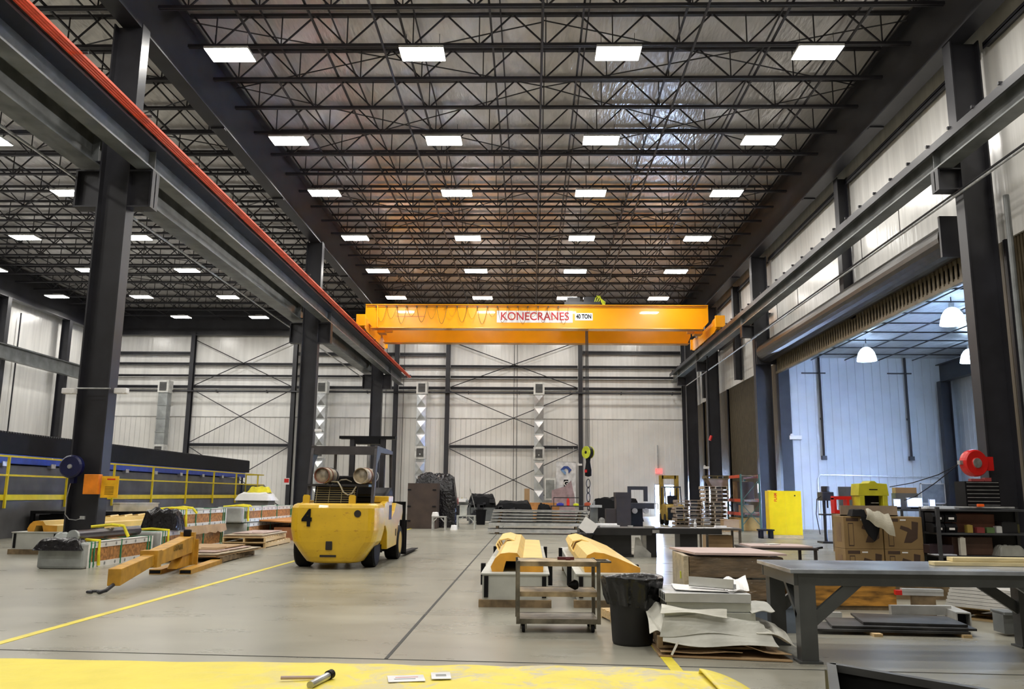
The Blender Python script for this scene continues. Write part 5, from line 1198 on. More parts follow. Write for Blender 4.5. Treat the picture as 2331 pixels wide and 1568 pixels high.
for (x, y, z, L, r, l) in ((4.75, 9.0, .872, 1.2, -1, 'lower'), (4.85, 9.02, .915, 1.0, -1.5, 'upper')):
    o = MB().box(-L / 2, L / 2, -.07, .07, 0, .04).build('timber_plank', mat('fresh_pine', (.66, .55, .30), .6, var=.08, scale=4, stretch=(1, 6, 6)), bevel=.004); o.location = (x, y, z); o.rotation_euler = (0, 0, R(r)); tag(o, '%s pale pine plank lying on the steel workbench' % l, 'plank', 'pine planks on the workbench')
# ---------- slabs and steel beneath / behind the bench ----------
SLAB = mat('pale_slab', (.50, .49, .46), .5, var=.06)
for k in range(6):
    o = MB().box(-.05, 1.2, -.02, 1.25, 0, .036).build('insulation_board', SLAB); o.location = (5.55 + .02 * k, 11.62 + .01 * k, .16 + k * .042); o.rotation_euler = (0, 0, R(-52 + k * .5)); tag(o, 'pale flat panel in the slanted stack beyond the bench, %s from the bottom' % ORD[k], 'panel', 'pale flat panels stacked beyond the bench')
pallet('pale pallet under the slanted panel stack', 6.40, 11.55, 0, 1.1, 1.1, .155, R(-52), WOOD, None)
o = MB().prism([(-.6, -.3), (.9, -.3), (.9, .5), (-.6, .5)], 0, .02, 'Z').build('pink_board', mat('pinkish_board', (.50, .38, .35), .6)); o.location = (5.75, 13.9, .30); MB().box(-.5, .8, -.25, .45, -.30, 0).build('block', DWOOD, o); tag(o, 'pinkish board lying on blocks behind the slanted panel stack', 'board')
o = MB().box(-.42, .1, -.05, .05, 0, .085).box(-.42, .1, -.06, -.05, .05, .085).build('steel_channel', ALU); o.location = (5.42, 11.75, .27); o.rotation_euler = (0, 0, R(-8)); MB().box(-.3, .0, -.04, .04, -.27, 0).build('support_block', DWOOD, o); MB().box(-.50, -.42, -.05, .05, .0, .06).build('red_end', RED, o); tag(o, 'short silver channel with a red end beside the slanted panels', 'channel')
t = thing('square_tube', 'thick grey square steel tube with its open end toward the viewer', 'tube', (5.25, 11.15, .02), R(-9))
s_ = .17
MB().box(0, s_, -.45, .3, 0, .015).box(0, s_, -.45, .3, s_ - .015, s_).box(0, .015, -.45, .3, .015, s_ - .015).box(s_ - .015, s_, -.45, .3, .015, s_ - .015).build('tube_wall', SHT, t); MB().box(.016, s_ - .016, -.3, -.29, .016, s_ - .016).build('dark_bore', BLACK, t)
t = thing('steel_bar_stock', 'long dark steel beam on the floor beyond the bench', 'beam', (6.85, 10.25, 0), R(-1)); MB().box(-1.4, 1.6, -.12, .12, .03, .26).box(-1.4, 1.6, -.16, .16, .24, .27).build('beam_body', STEEL2, t); MB().box(-1.0, -.9, -.2, .2, 0, .03).build('skid', WOOD, t); MB().box(.9, 1.0, -.2, .2, 0, .03).build('skid', WOOD, t)
DPL = mat('dark_mill_plate', (.055, .055, .055), .4, .4, var=.3, scale=3)
for k, (x0, x1, y0, y1, l) in enumerate(((3.3, 5.0, 10.15, 10.75, 'lowest'), (3.5, 5.1, 10.2, 10.9, 'middle'), (3.9, 5.05, 10.3, 11.1, 'topmost'))):
    o = MB().prism([(x0, y0), (x1, y0 - .12), (x1 + .1, y1 - .2), (x0 + .15, y1)], .035 + k * .03, .06 + k * .03, 'Z').build('steel_plate', DPL); tag(o, 'dark steel plate on the floor seen under the bench, %s of three' % l, 'plate', 'dark plates on the floor under the bench')
for x, l in ((3.95, 'left'), (4.95, 'right')):
    o = MB().box(-.05, .05, -.3, .5, 0, .033).build('timber_spacer', WOOD); o.location = (x, 10.3, 0); tag(o, '%s timber spacer under the dark floor plates' % l, 'timber', 'timber spacers under the dark plates')
o = MB().box(-.9, .4, -.04, .04, 0, .10).build('alloy_bar', ALU); o.location = (3.6, 11.3, .0); tag(o, 'bright flat bar on the floor seen under the bench', 'bar')
o = MB().box(0, .75, -.04, .04, 0, .11).build('alloy_bar', SHT); o.location = (4.55, 11.1, .11); tag(o, 'grey tube on the plates to the right of the plywood crate', 'bar')
# ---------- black layout table in the middle ----------
t = thing('layout_table', 'long black iron layout table covered with papers in the middle', 'table', (3.0, 22.6, 0))
IRON = mat('black_iron', (.010, .010, .011), .45, var=.2)
MB().box(-1.75, .1, -.6, .6, .56, .74).build('left_top', IRON, t); MB().box(.1, 1.9, -.55, .6, .60, .74).build('right_top', IRON, t)
MB().box(-1.4, -.4, -.35, .5, 0.02, .56).box(-1.45, -.35, -.4, .5, 0, .06).build('left_pedestal', IRON, t); MB().box(.0, .25, -.35, .35, 0, .6).build('middle_pedestal', IRON, t); MB().box(.85, 1.3, -.4, .4, 0.0, .6).build('right_pedestal', IRON, t)
MB().box(-.1, .0, -.3, .1, 0, .55).prism([(-.35, 0), (.1, 0), (.1, .1), (-.1, .28), (-.2, .5), (-.3, .5)], -.38, -.36, 'Y').build('pale_gusset', SHT, t)
MB().box(.12, .3, -.56, -.55, .62, .7).build('name_plate', GALV, t)
t = table('low brown-topped table at the right end of the layout table', 5.25, 23.9, 1.0, 1.0, .70, mat('worn_brown_top', (.10, .085, .07), .5))
o = MB().box(-.36, .36, -.25, .25, 0, .5).box(-.37, .37, -.03, .03, .5, .503).build('carton', CARD); o.location = (5.2, 24.0, 0); tag(o, 'brown carton standing under the low brown-topped table', 'box')
t = thing('lined_bin', 'dark bag-lined bin at the left end of the layout table', 'bin', (1.36, 21.6, 0)); MB().lathe([(.16, 0), (.2, .5), (.25, .6), (.24, .63), (.18, .55), (.12, .05)], n=18).build('liner', PLASTIC_BLK, t)
o = MB().obox((0, 0, 0), (.38, .01, .34), ry=R(35), rx=R(-12)).build('paper_sheet', WHITE); o.location = (1.44, 21.5, .79); tag(o, 'tilted white sheet standing in the bag-lined bin', 'paper')
PAPW = mat('paper_white', (.72, .72, .74), .6)
items = [('paper_roll', 'white film roll with dark marks at the left of the layout table', 1.95, 22.4, .55, .2, .09, PAPW), ('paper_sheet', 'loose white sheet at the right of the layout table', 4.35, 22.5, .35, .3, .01, PAPW), ('paper_sheet', 'loose white sheet near the far right corner of the layout table', 4.7, 22.6, .3, .3, .008, PAPW),
         ('paper_sheet', 'pale sheet in the middle of the layout table', 3.5, 22.4, .3, .25, .008, PAPW), ('tool_tray', 'small grey tray in the middle of the layout table', 3.1, 22.5, .25, .2, .04, SHT), ('steel_block', 'small steel block left of centre on the layout table', 2.6, 22.4, .14, .1, .05, GALV)]
for n_, l, x, y, w, d, h, m in items:
    b = MB().obox((0, 0, h / 2), (w, d, h), rz=R(random.uniform(-25, 25)))
    if n_ == 'paper_roll': b = MB().cyl((-.3, 0, .05), (.3, .05, .05), .05, 12).obox((.1, 0, .03), (.5, .25, .05), rz=.2)
    o = b.build(n_, m); o.location = (x, y, .742); tag(o, l, n_.split('_')[-1])
o = MB().lathe([(.035, 0), (.04, .12), (.02, .16), (.01, .22), (.001, .22)], n=12).build('spray_bottle', PAPW); o.location = (4.25, 22.2, .742); tag(o, 'white bottle standing on the layout table', 'bottle')
o = MB().box(-.15, .15, -.1, .1, 0, .06).box(-.25, .3, -.14, .16, 0, .01).build('rag_heap', PAPW); o.location = (5.25, 23.8, .703); tag(o, 'white rags and papers on the low brown-topped table', 'rag')
# ---------- small table cart ----------
t = table('narrow dark-legged table with a pinkish top behind the wrapped cartons', 4.1, 14.5, 1.15, .9, .74, mat('dark_leg', (.03, .025, .025), .5), top=.035, leg=.045)
MB().box(-.5, .5, -.4, .4, .741, .765).build('pinkish_top', mat('pinkish_board', (.50, .38, .35), .6), t); MB().bar((.55, -.3, .72), (.72, -.2, .74), .03, .03).build('handle', BLACK, t)
o = MB().obox((0, 0, .01), (.22, .16, .012), rz=.4).build('paper_sheet', WHITE); o.location = (4.05, 14.5, .766); tag(o, 'white sheet lying on the pinkish table top', 'paper')
o = MB().box(-.9, .9, -.3, .3, 0, .12).box(-.9, .9, -.3, .3, .14, .16).box(-.9, .9, -.05, .05, .12, .14).build('flat_stock', SHT); o.location = (5.3, 17.0, 0); tag(o, 'flat pale metal stock on the floor beyond the narrow table', 'sheet metal')
# ---------- yellow cabinet ----------
t = thing('safety_cabinet', 'tall bright yellow cabinet standing by the far column of the opening', 'cabinet', (9.85, 33.2, 0), R(-1))
YC = mat('safety_yellow', (.86, .60, .006), .35, var=.03)
MB().box(-.63, .63, 0, .5, .12, 1.80).build('cabinet_body', YC, t, bevel=.01); MB().box(-.62, -.003, -.022, -.002, .14, 1.78).build('door', YC, t); MB().box(.003, .62, -.022, -.002, .14, 1.78).build('door', YC, t)
MB().box(-.62, -.5, .05, .15, 1.8, 1.83).build('vent', CARD, t)
text('FLAM', .15, mat('warning_red', (.75, .05, .01), .4), t, (-.36, -.026, 1.55), (R(90), R(-90), 0), sx=.9, bold=.004)
MB().cyl((.38, -.03, 1.62), (.38, -.02, 1.62), .03, 10).build('latch', BLACK, t)
MB().box(-.5, .63, -.05, .5, 0, .12).build('timber_plinth', WOOD, t)
table('small dark stool left of the yellow cabinet', 9.0, 33.0, .55, .5, .34, BLACK, name='stool', leg=.1)
# ---------- cartons ----------
CB = mat('printed_cardboard', (.235, .15, .06), .7, var=.06, scale=2); PRT = mat('dark_brown_print', (.055, .03, .018), .7)
def carton(label, x, y, z, w=.73, h=.60, d=.55, variant=0):
    t = thing('carton', label, 'box', (x, y, z), 0, 'brown printed cartons stacked beyond the bench')
    MB().box(-w / 2, w / 2, 0, d, 0, h).build('carton_body', CB, t, bevel=.006)
    p = MB().box(-w / 2 + .08, -w / 2 + .18, -.003, 0, .05, h - .12)
    for k in range(1): MB().box(-w / 2 + .09, -w / 2 + .17, -.004, -.003, .07 , h - .14).build('label_field', CB, t)
    p.build('print_frame', PRT, t); MB().box(-w / 2 + .05, -w / 2 + .28, -.003, 0, h - .09, h - .03).build('top_print', PRT, t)
    ox = .0 if variant else .03
    MB().prism([(ox, .12), (ox + .08, .32), (ox - .06, .38), (ox - .04, .44), (ox + .10, .40), (ox + .16, .36), (ox + .17, .52), (ox + .29, .5), (ox + .26, .2), (ox + .14, .12)], -.003, 0, 'Y').build('product_print', PRT, t)
    MB().box(-w / 2 - .003, -w / 2, .15, .4, .12, .48).build('side_print', mat('faded_print', (.2, .12, .06), .7), t)
    MB().box(-.05, .06, -.005, -.003, h - .07, h - .045).build('white_sticker', WHITE, t)
carton('printed brown carton, lower left of the four', 6.32, 16.4, 0); carton('printed brown carton, lower right of the four', 7.07, 16.4, 0, variant=1)
carton('printed brown carton with a dark bag hanging over it, upper left of the four', 6.32, 16.4, .603); carton('printed brown carton, upper right of the four', 7.07, 16.4, .603, variant=1)
o = MB().box(-.2, .2, -.2, .2, 0, .32).build('carton', CARD); o.location = (5.6, 16.9, 0); tag(o, 'small plain carton left of the printed cartons', 'box')
o = MB().box(-.55, .55, -.02, .02, 0, .2).box(-.55, .55, -.02, .4, 0, .02).build('open_carton_lid', mat('dull_card_lid', (.28, .22, .16), .7)); o.location = (6.6, 16.8, 1.206); tag(o, 'dull open carton flap standing on the upper printed cartons', 'cardboard')
t = thing('dark_bag', 'dark bag hanging down over the upper left printed carton', 'bag', (6.4, 16.3, .85)); MB().grid(8, 10, lambda u, v: (-.17 + .34 * (u - .5) * (1 - .55 * v * v) + .17 + .04 * v - .17 * (v < 0), -.05 - .05 * math.sin(PI * u), .36 - .46 * v * (1 - .25 * abs(2 * u - 1)))).build('bag_cloth', BLACK, t, solid=.03); crumple('bag_top', BLACK, t, (-.16, .16, .36), (.28, .28, .12), 51, .12, 8, 8)
t = thing('white_cloth', 'off-white cloth draped over the dark bag', 'cloth', (6.5, 16.2, 1.05)); MB().grid(10, 8, lambda u, v: (-.2 + .42 * u + .1 * v * u, -.03 - .1 * math.sin(PI * v) * .6 , .30 - .38 * v * (.5 + u * .6) + .02 * math.sin(u * 14) - .1 * u)).build('cloth', mat('off_white_cloth', (.58, .55, .45), .8), t, solid=.015)
# ---------- steel shelf unit ----------
SH = mat('dark_shelf_steel', (.05, .052, .058), .4, var=.15)
t = thing('shelf_unit', 'long dark steel shelf bench crowded with parts beside the printed cartons', 'shelf', (8.45, 16.3, 0))
for z in (1.36, .93, .52, .12): MB().box(-.92, .92, -.32, .38, z - .035, z).build('shelf_board', SH, t)
for x in (-.9, .9):
    for y in (-.3, .35): MB().box(x - .03, x + .03, y - .03, y + .03, 0, 1.40).build('post', SH, t)
MB().box(-.87, .87, .36, .375, .12, 1.32).build('back_panel', mat('dark_back_panel', (.012, .012, .014), .6), t)  # near-black sheet added so the inside of the shelves reads dark
k = 0
for r_ in range(2):
    for c_ in range(2):
        t = thing('parts_bin', 'black parts bin with a white label in the shelf unit, %s %s' % (('lower', 'upper')[r_], ('left', 'right')[c_]), 'bin', (7.58 + c_ * .23, 16.05, .932 + r_ * .19), 0, 'black parts bins in the shelf unit')
        MB().prism([(0, 0), (.3, 0), (.3, .17), (.03, .17), (-.03, .1)], -.105, .105, 'X').build('bin_body', BLACK, t); MB().box(-.05, .05, -.03, -.02, .05, .09).build('label', WHITE, t)
for n_, l, x, y, z, w, d, h, c in (('carton', 'red-brown carton behind the parts on the upper shelf', 8.35, 16.45, .932, .8, .3, .34, (.16, .06, .035)), ('carton', 'dark brown board box on the middle shelf', 8.25, 16.4, .522, .75, .4, .33, (.09, .045, .03)),
     ('paper_stack', 'white papers in the left of the middle shelf', 7.65, 16.15, .522, .4, .3, .02, (.6, .62, .68)), ('folder', 'blue and white sheet hanging on the lowest shelf edge', 8.28, 15.96, .27, .32, .015, .22, (.42, .46, .62)),
     ('box_white', 'small white box on the upper shelf', 8.72, 16.15, .932, .12, .12, .12, (.6, .6, .58)), ('dark_part', 'black rounded part on the upper shelf', 8.9, 16.2, .932, .28, .25, .2, (.01, .01, .012)),
     ('green_part', 'green fitting on the upper shelf', 8.5, 16.05, .932, .14, .12, .1, (.08, .14, .05)), ('red_part', 'dark red fitting on the upper shelf', 8.32, 16.05, .932, .14, .12, .1, (.2, .03, .03)), ('brass_part', 'brass-coloured fitting on the upper shelf', 8.15, 16.1, .932, .1, .12, .14, (.35, .25, .05)),
     ('dark_case', 'black case in the left of the middle shelf', 7.65, 16.3, .545, .45, .3, .16, (.03, .015, .02)), ('white_sleeve', 'upright white rolled sleeve on the middle shelf', 7.98, 16.05, .522, .1, .1, .32, (.55, .52, .45)), ('olive_bag', 'olive bag at the right of the upper shelf', 9.05, 16.25, .932, .14, .2, .16, (.1, .09, .03))):
    o = MB().box(-w / 2, w / 2, -d / 2, d / 2, 0, h).box(-w * .3, w * .3, -d * .3, d * .3, h, h * 1.06).build(n_, mat('item_' + l[:18].replace(' ', '_'), c, .5), None, bevel=min(w, d, h) * .2); o.location = (x, y, z); tag(o, l, n_.split('_')[-1])
t = thing('grey_bag', 'grey plastic bag of parts on the right of the middle shelf', 'bag', (8.85, 16.1, .522)); crumple('film', mat('grey_bag_film', (.28, .28, .25), .4), t, (0, 0, 0), (.5, .3, .18), 61, .15, 12, 8)
t = thing('tool_chest', 'black tool chest with chrome drawer edges on the shelf unit', 'tool chest', (8.30, 16.5, 1.362))
MB().box(-.32, .32, -.2, .2, 0, .52).build('chest_body', BLACK, t)
for i in range(7):
    o = MB().box(-.30, .30, -.215, -.2, .025 + i * .07, .085 + i * .07).build('drawer', BLACK, t); MB().box(-.30, .30, -.222, -.215, .072 + i * .07, .084 + i * .07).build('drawer_pull', GALV, o)
t.location = (8.55, 16.45, 1.362)
o = MB().cyl((-.55, 0, .03), (.55, 0, .03), .022, 8).build('long_bar', GALV); o.location = (8.45, 16.05, 1.362); tag(o, 'long silver bar lying on the shelf unit front edge', 'bar')
o = MB().box(-.06, .06, -.03, .03, 0, .05).build('orange_tool', mat('bright_orange', (.9, .12, .01), .4), bevel=.01); o.location = (8.35, 15.99, 1.41 - .0); tag(o, 'orange tool resting on the silver bar', 'tool')
o = MB().box(-.12, .12, -.06, .06, 0, .05).box(.14, .26, -.06, .06, 0, .07).build('parts_tray', mat('item_red_tray', (.3, .05, .05), .5)); o.location = (8.55, 16.45, 1.884); tag(o, 'small red tray on top of the tool chest', 'tray')
o = MB().box(-.3, .3, -.12, .12, 0, .03).box(-.25, .35, -.1, .14, .03, .05).build('bubble_wrap', mat('clear_white_wrap', (.62, .66, .72), .35)); o.location = (7.75, 16.3, 1.362); tag(o, 'white plastic wrap heap on the left of the shelf unit', 'wrap')
# ---------- red hose reel ----------
t = thing('hose_reel', 'bright red round hose reel mounted on the nearest right column', 'reel', (11.02, 21.25, 2.43), R(12))
MB().lathe([(.001, -.13), (.12, -.14), (.14, -.12), (.30, -.13), (.33, -.09), (.34, 0), (.33, .09), (.3, .13), (.001, .13)], (0, 0, 0), 32, 'Y').build('reel_body', RED, t, smooth=False); MB().lathe([(.001, -.150), (.12, -.148), (.125, -.13)], (0, 0, 0), 20, 'Y').build('hub_cap', GALV, t)
MB().box(.25, .50, -.08, .16, -.18, .16).build('wall_bracket', RED, t); MB().box(-.42, -.3, -.05, .05, -.04, .06).build('hose_guide', GALV, t)
t = thing('air_hose', 'thin dark hose running from the red reel down to the work desk', 'hose', (0, 0, 0)); MB().tube([(10.65, 21.2, 2.42), (10.3, 21.6, 2.15), (9.9, 22.2, 1.95), (9.6, 22.9, 1.85)], .012, 6).tube([(10.65, 21.2, 2.42), (10.35, 21.9, 1.95), (10.3, 23.0, 1.6), (10.4, 23.9, 1.5)], .012, 6).build('hose', BLACK, t)
# ---------- work desk and machines in the opening ----------
t = table('cluttered work desk in front of the open doorway', 11.35, 24.6, 1.9, .8, 1.25, SH, shelf=.5)
def monitor(label, x, y, z, w, h, rz=0):
    t = thing('monitor', label, 'monitor', (x, y, z), R(rz), 'lit monitors on the work desk')
    MB().box(-w / 2 - .02, w / 2 + .02, 0, .04, .05, h + .09).build('bezel', mat('bezel_silver', (.4, .42, .5), .4), t); MB().box(-w / 2, w / 2, -.004, 0, .07, h + .07).build('screen', mat('screen_glow', (.1, .2, .6), .3, emit=(.35, .55, 1.0), estr=2.2), t); MB().box(-.08, .08, -.04, .1, 0, .05).build('foot', BLACK, t)
monitor('small lit monitor on the work desk, left one', 10.45, 24.5, 1.252, .18, .2); monitor('wide lit monitor on the work desk, middle one', 10.95, 24.5, 1.252, .42, .24); monitor('small tilted lit monitor on the work desk, right one', 11.4, 24.4, 1.252, .16, .2, 12)
o = MB().box(-.3, .3, -.12, .12, 0, .16).build('carton', CARD); o.location = (10.85, 25.2, 1.70); MB().box(-.32, .32, -.14, .14, -.45, 0).build('stand_box', STEEL2, o); tag(o, 'brown carton on a box behind the wide monitor', 'box')
o.location = (10.85, 24.9, 1.70)
YG = mat('press_yellow_green', (.50, .46, .02), .45, var=.08)
t = thing('hydraulic_press', 'yellow-green machine with a dark window beside the work desk', 'machine', (9.88, 25.0, 0))
MB().box(-.40, .40, -.3, .3, 0, 1.28).box(-.40, -.26, -.3, .3, 1.28, 1.62).box(.26, .40, -.3, .3, 1.28, 1.62).prism([(-.44, 1.62), (.44, 1.62), (.40, 1.96), (.12, 1.98), (.06, 2.04), (-.06, 2.04), (-.12, 1.98), (-.40, 1.96)], -.3, .3, 'Y').build('frame', YG, t, bevel=.01)
MB().box(-.26, .26, .0, .3, 1.28, 1.62).build('dark_window', BLACK, t); MB().box(-.12, .12, -.305, -.3, 1.78, 1.81).build('nameplate', BLACK, t); MB().box(.0, .22, -.1, -.05, 1.4, 1.43).build('chrome_bar', GALV, t)
t = thing('red_jack', 'red floor machine left of the yellow-green machine', 'machine', (9.12, 25.3, 0)); MB().box(-.2, .2, -.2, .2, 0, 1.1).build('pedestal', DWOOD, t); MB().box(-.22, .22, -.15, .15, 1.1, 1.2).box(-.22, -.15, -.15, .15, 1.2, 1.55).box(.15, .22, -.15, .15, 1.2, 1.5).box(-.22, .3, -.12, .12, 1.5, 1.6).build('red_frame', RED, t)
o = MB().box(-.4, .4, -.03, .03, .0, 1.9).box(-.42, .42, -.2, .2, 0, .06).build('grey_screen', mat('grey_board', (.10, .105, .115), .6)); o.location = (10.1, 27.0, 0); tag(o, 'grey upright board behind the red machine', 'board')
t = thing('drill_press', 'dark drill press on tall legs at the left of the doorway clutter', 'machine', (10.3, 30.0, 0))
MB().cyl((0, .1, .05), (0, .1, 1.7), .06, 12).build('column', STEEL, t); MB().box(-.25, .25, -.3, .3, 0, .06).build('base', STEEL, t); MB().box(-.2, .2, -.35, .2, 1.45, 1.75).cyl((0, -.1, 1.75), (0, -.1, 1.95), .15, 12).cyl((0, -.25, 1.2), (0, -.25, 1.5), .04, 10).build('head', STEEL, t, bevel=.02); MB().box(-.22, .22, -.35, .1, .95, 1.0).build('work_table', STEEL, t)
MB().tube([(-.2, -.2, 1.6), (-.35, -.2, 1.5), (-.4, -.2, 1.0), (-.3, -.2, .3)], .015, 6).build('cable', BLACK, t); MB().bar((.2, -.2, 1.6), (.4, -.3, 1.45), .025, .025).build('feed_handle', GALV, t)
t = thing('whiteboard', 'grey board in a pale frame on the end wall of the neighbouring bay', 'board', (19.8, 42.2, 1.8)); MB().box(-.55, .55, 0, .04, -.45, .45).build('board', mat('board_grey', (.25, .27, .3), .5), t)
for q in ((-.6, -.55, -.5, .5), (.55, .6, -.5, .5), (-.6, .6, .45, .5), (-.6, .6, -.5, -.45)): MB().box(q[0], q[1], -.02, .05, q[2], q[3]).build('frame_edge', WHITE, t)
t = thing('wall_conduit', 'thin grey conduit looping over the end wall of the neighbouring bay', 'conduit', (.4, 42.23, 0)); MB().tube([(13.8, 0, .5), (13.8, 0, 2.5), (13.95, 0, 2.68), (19.7, 0, 2.58), (19.85, 0, 2.4), (19.85, 0, .5)], .025, 6).build('pipe', GALV, t)
for x, l in ((14.55, 'left'), (18.85, 'right')):
    t = thing('hanging_pipe', 'dark vertical pipe on the neighbouring end wall, %s one' % l, 'pipe', (x, 42.15, 0), 0, 'dark vertical pipes on the neighbouring wall'); MB().cyl((0, 0, 3.6), (0, 0, 8.55), .06, 8).build('pipe', STEEL, t); MB().box(-.05, .05, -.02, .15, 5.4, 5.5).build('clamp', STEEL, t); MB().box(-.12, .12, -.08, .08, 3.4, 3.6).build('valve', STEEL, t)
    MB().box(-.9, .3, -.03, .03, 7.72, 7.78).build('wall_girt', STEEL, t)
t = thing('emergency_light', 'white emergency light by the left edge of the neighbouring end wall', 'light', (13.2, 42.18, 4.5)); MB().box(-.3, .3, -.08, .12, -.1, .1).build('case', WHITE, t, bevel=.02); MB().cyl((-.2, -.12, .12), (-.2, -.02, .12), .07, 10).build('lamp', WHITE, t)
t = thing('annex_beam', 'dark steel beam along the far side of the neighbouring bay', 'beam', (20.6, 0, 7.75)); MB().ibeam((0, 20, 0), (0, 42.2, 0), .9, .4, .04, .03).build('beam', STEEL, t)
t = thing('annex_column', 'dark steel column in the far corner of the neighbouring bay', 'column', (20.55, 41.8, 0)); MB().ibeam((0, 0, 0), (0, 0, 7.3), .5, .4, .03, .03, up=(1, 0, 0)).build('shaft', STEEL, t)
t = thing('annex_column', 'dark steel column on the far side of the neighbouring bay, nearer one', 'column', (20.7, 27.0, 0)); MB().ibeam((0, 0, 0), (0, 0, 7.3), .5, .4, .03, .03, up=(1, 0, 0)).build('shaft', STEEL, t)
for y, l in ((22.9, 'behind the nearest right column'),):
    t = thing('down_pipe', 'grey pipe running down %s' % l, 'pipe', (12.1, 20.6, 0)); MB().cyl((0, 0, 0), (0, 0, 9.2), .07, 10).build('pipe', STEEL2, t)
# ---------- dark rag on floor, cables ----------
t = thing('rag', 'dark rag lying on the floor behind the shelf cart', 'rag', (.85, 15.2, 0)); crumple('cloth', mat('dark_maroon', (.05, .015, .015), .8), t, (0, 0, 0), (.4, .25, .07), 71, .3, 10, 6)

# ---------- yellow-wrapped bundle in the foreground ----------
def yw_mat():
    m = mat('yellow_film', (.72, .60, .06), .55, var=.03, bump=.25, bscale=7, coat=.0)
    nt = m.node_tree; b = nt.nodes['Principled BSDF']; tc = nt.nodes['Texture Coordinate']
    n = nt.nodes.new('ShaderNodeTexNoise'); n.inputs['Scale'].default_value = 2.6; n.inputs['Detail'].default_value = 9; n.inputs['Roughness'].default_value = .72; n.inputs['Distortion'].default_value = .8
    nt.links.new(tc.outputs['Object'], n.inputs['Vector'])
    r = nt.nodes.new('ShaderNodeValToRGB'); r.color_ramp.elements[0].position = .49; r.color_ramp.elements[0].color = (0, 0, 0, 1); r.color_ramp.elements[1].position = .58; r.color_ramp.elements[1].color = (.75, .75, .75, 1)
    nt.links.new(n.outputs['Fac'], r.inputs[0])
    sx = nt.nodes.new('ShaderNodeSeparateXYZ'); nt.links.new(tc.outputs['Object'], sx.inputs[0])
    g = nt.nodes.new('ShaderNodeMapRange'); g.inputs[1].default_value = -2.5; g.inputs[2].default_value = -.5; nt.links.new(sx.outputs[0], g.inputs[0])
    mu = nt.nodes.new('ShaderNodeMath'); mu.operation = 'MULTIPLY'; nt.links.new(r.outputs[0], mu.inputs[0]); nt.links.new(g.outputs[0], mu.inputs[1])
    mx = nt.nodes.new('ShaderNodeMix'); mx.data_type = 'RGBA'; src = b.inputs['Base Color'].links[0].from_socket
    nt.links.new(mu.outputs[0], mx.inputs[0]); nt.links.new(src, mx.inputs[6]); mx.inputs[7].default_value = (.46, .42, .36, 1); nt.links.new(mx.outputs[2], b.inputs['Base Color'])
    return m
YW = yw_mat()
t = thing('wrapped_bundle', 'long yellow-film-wrapped bundle across the bottom foreground', 'bundle', (0, 0, 0))
def yw(u, v):
    x = -6.0 + 7.35 * u
    yb = 6.42 - .0 * u
    prof = [(5.0, .02), (5.02, .30), (5.12, .335), (5.6, .34), (6.1, .335), (yb - .04, .325), (yb, .28), (yb + .02, .02)]
    k = v * 7; i = min(int(k), 6); f = k - i
    y = prof[i][0] * (1 - f) + prof[i + 1][0] * f; z = prof[i][1] * (1 - f) + prof[i + 1][1] * f
    wz = .003 * math.sin(x * 3.1 + y * 6) + .002 * math.sin(x * 7.7 - y * 9) + (.004 * math.sin(x * 11 + y * 3) if u > .6 else 0)
    if u > .93: z *= 1 - .10 * ((u - .93) / .07)
    return (x, y, max(.01, z + (wz if z > .1 else 0)))
MB().grid(110, 28, yw).build('film_top', YW, t, smooth=True, solid=.01)
def yw2(u, v):
    a = u; x = 1.20 + .50 * a; y = 4.9 + 1.50 * v - .35 * a
    z = .345 - .22 * a ** 1.8 - (.30 * max(0, (v - .93) / .07) ** 1.5 * (1 - a)) + .012 * math.sin(v * 7 + a * 5) * a
    return (x, y, max(.015, z if a < .97 else .02))
MB().grid(16, 24, yw2).build('film_end', YW, t, smooth=True, solid=.01)
MB().box(-5.9, 1.25, 5.06, 6.34, 0.0, .30).build('core', CARD, t)
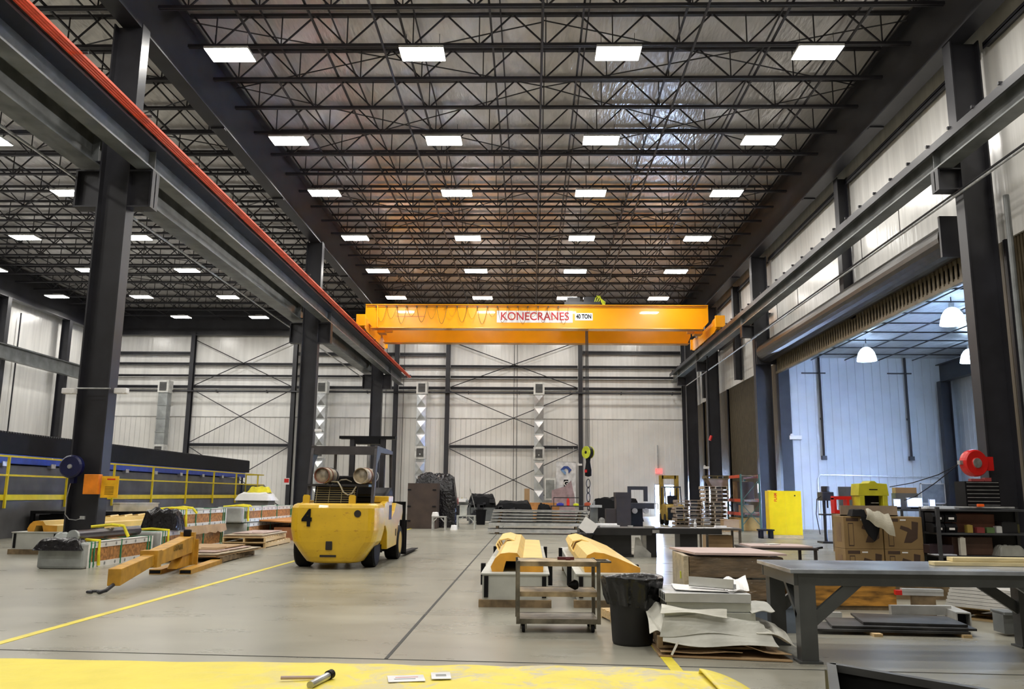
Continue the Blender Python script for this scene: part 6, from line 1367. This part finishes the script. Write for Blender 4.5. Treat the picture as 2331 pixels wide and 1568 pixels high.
t = thing('tube_lamp', 'grey pipe with a black round end lying on the yellow bundle', 'pipe', (-1.33, 5.72, .37)); MB().cyl((-.05, -.22, -.004), (.0, .04, .0), .024, 14).build('pipe', GALV, t); MB().cyl((.0, .04, 0.002), (.012, .085, .004), .030, 14).build('black_end', BLACK, t)
o = MB().cyl((-.13, 0, .012), (.13, .03, .012), .012, 8).build('thin_rod', mat('pinkish_board', (.50, .38, .35), .6)); o.location = (-1.50, 5.72, .350); tag(o, 'thin pale rod beside the grey pipe on the yellow bundle', 'rod')
for x, y, w, d, rz, l in ((-.82, 5.80, .24, .19, 12, 'creased white label sheet with a red line on the yellow bundle'), (-.60, 5.90, .13, .20, 8, 'small white label right of the creased one on the yellow bundle')):
    t = thing('label_sheet', l, 'label', (x, y, .350), R(rz)); MB().box(-w / 2, w / 2, -d / 2, d / 2, 0, .004).build('paper', PAPW, t)
    if w > .2: MB().box(-.07, .08, .02, .03, .004, .005).build('print_line', RED, t); MB().box(-.08, .06, -.03, -.02, .004, .005).build('print_line', BLACK, t)
    else: MB().box(-.035, .035, -.03, .035, .004, .005).build('print_block', mat('grey_print', (.25, .26, .26), .6), t)
# ---------- dark steel hopper bottom right ----------
t = thing('steel_hopper', 'dark open steel hopper with a grey rim in the bottom right corner', 'hopper', (0, 0, 0))
TB = mat('tub_dark', (.008, .008, .008), .5); RM = mat('tub_rim_grey', (.10, .10, .095), .35, .3)
Q = [(1.74, 5.12), (3.15, 3.52), (2.35, 2.85), (1.36, 3.95)]
for i in range(4):
    (ax, ay), (bx, by) = Q[i], Q[(i + 1) % 4]
    MB().bar((ax, ay, .33), (bx, by, .33), .02, .48).build('side_wall', TB, t); MB().bar((ax, ay, .59), (bx, by, .59), .05, .04).build('rim', RM, t)
MB().prism(Q, .08, .10, 'Z').build('floor_plate', TB, t)
for x, y in Q: MB().box(x - .03, x + .03, y - .03, y + .03, 0, .57).build('corner_post', TB, t)
MB().bar((2.28, 4.48, .1), (2.28, 4.48, .57), .03, .03).build('rib', RM, t)
o = MB().obox((0, 0, 0), (.11, .006, .12), rz=R(-49)).build('paper_tag', mat('greenish_paper', (.35, .38, .33), .6), t); o.location = (2.03, 4.74, .46)
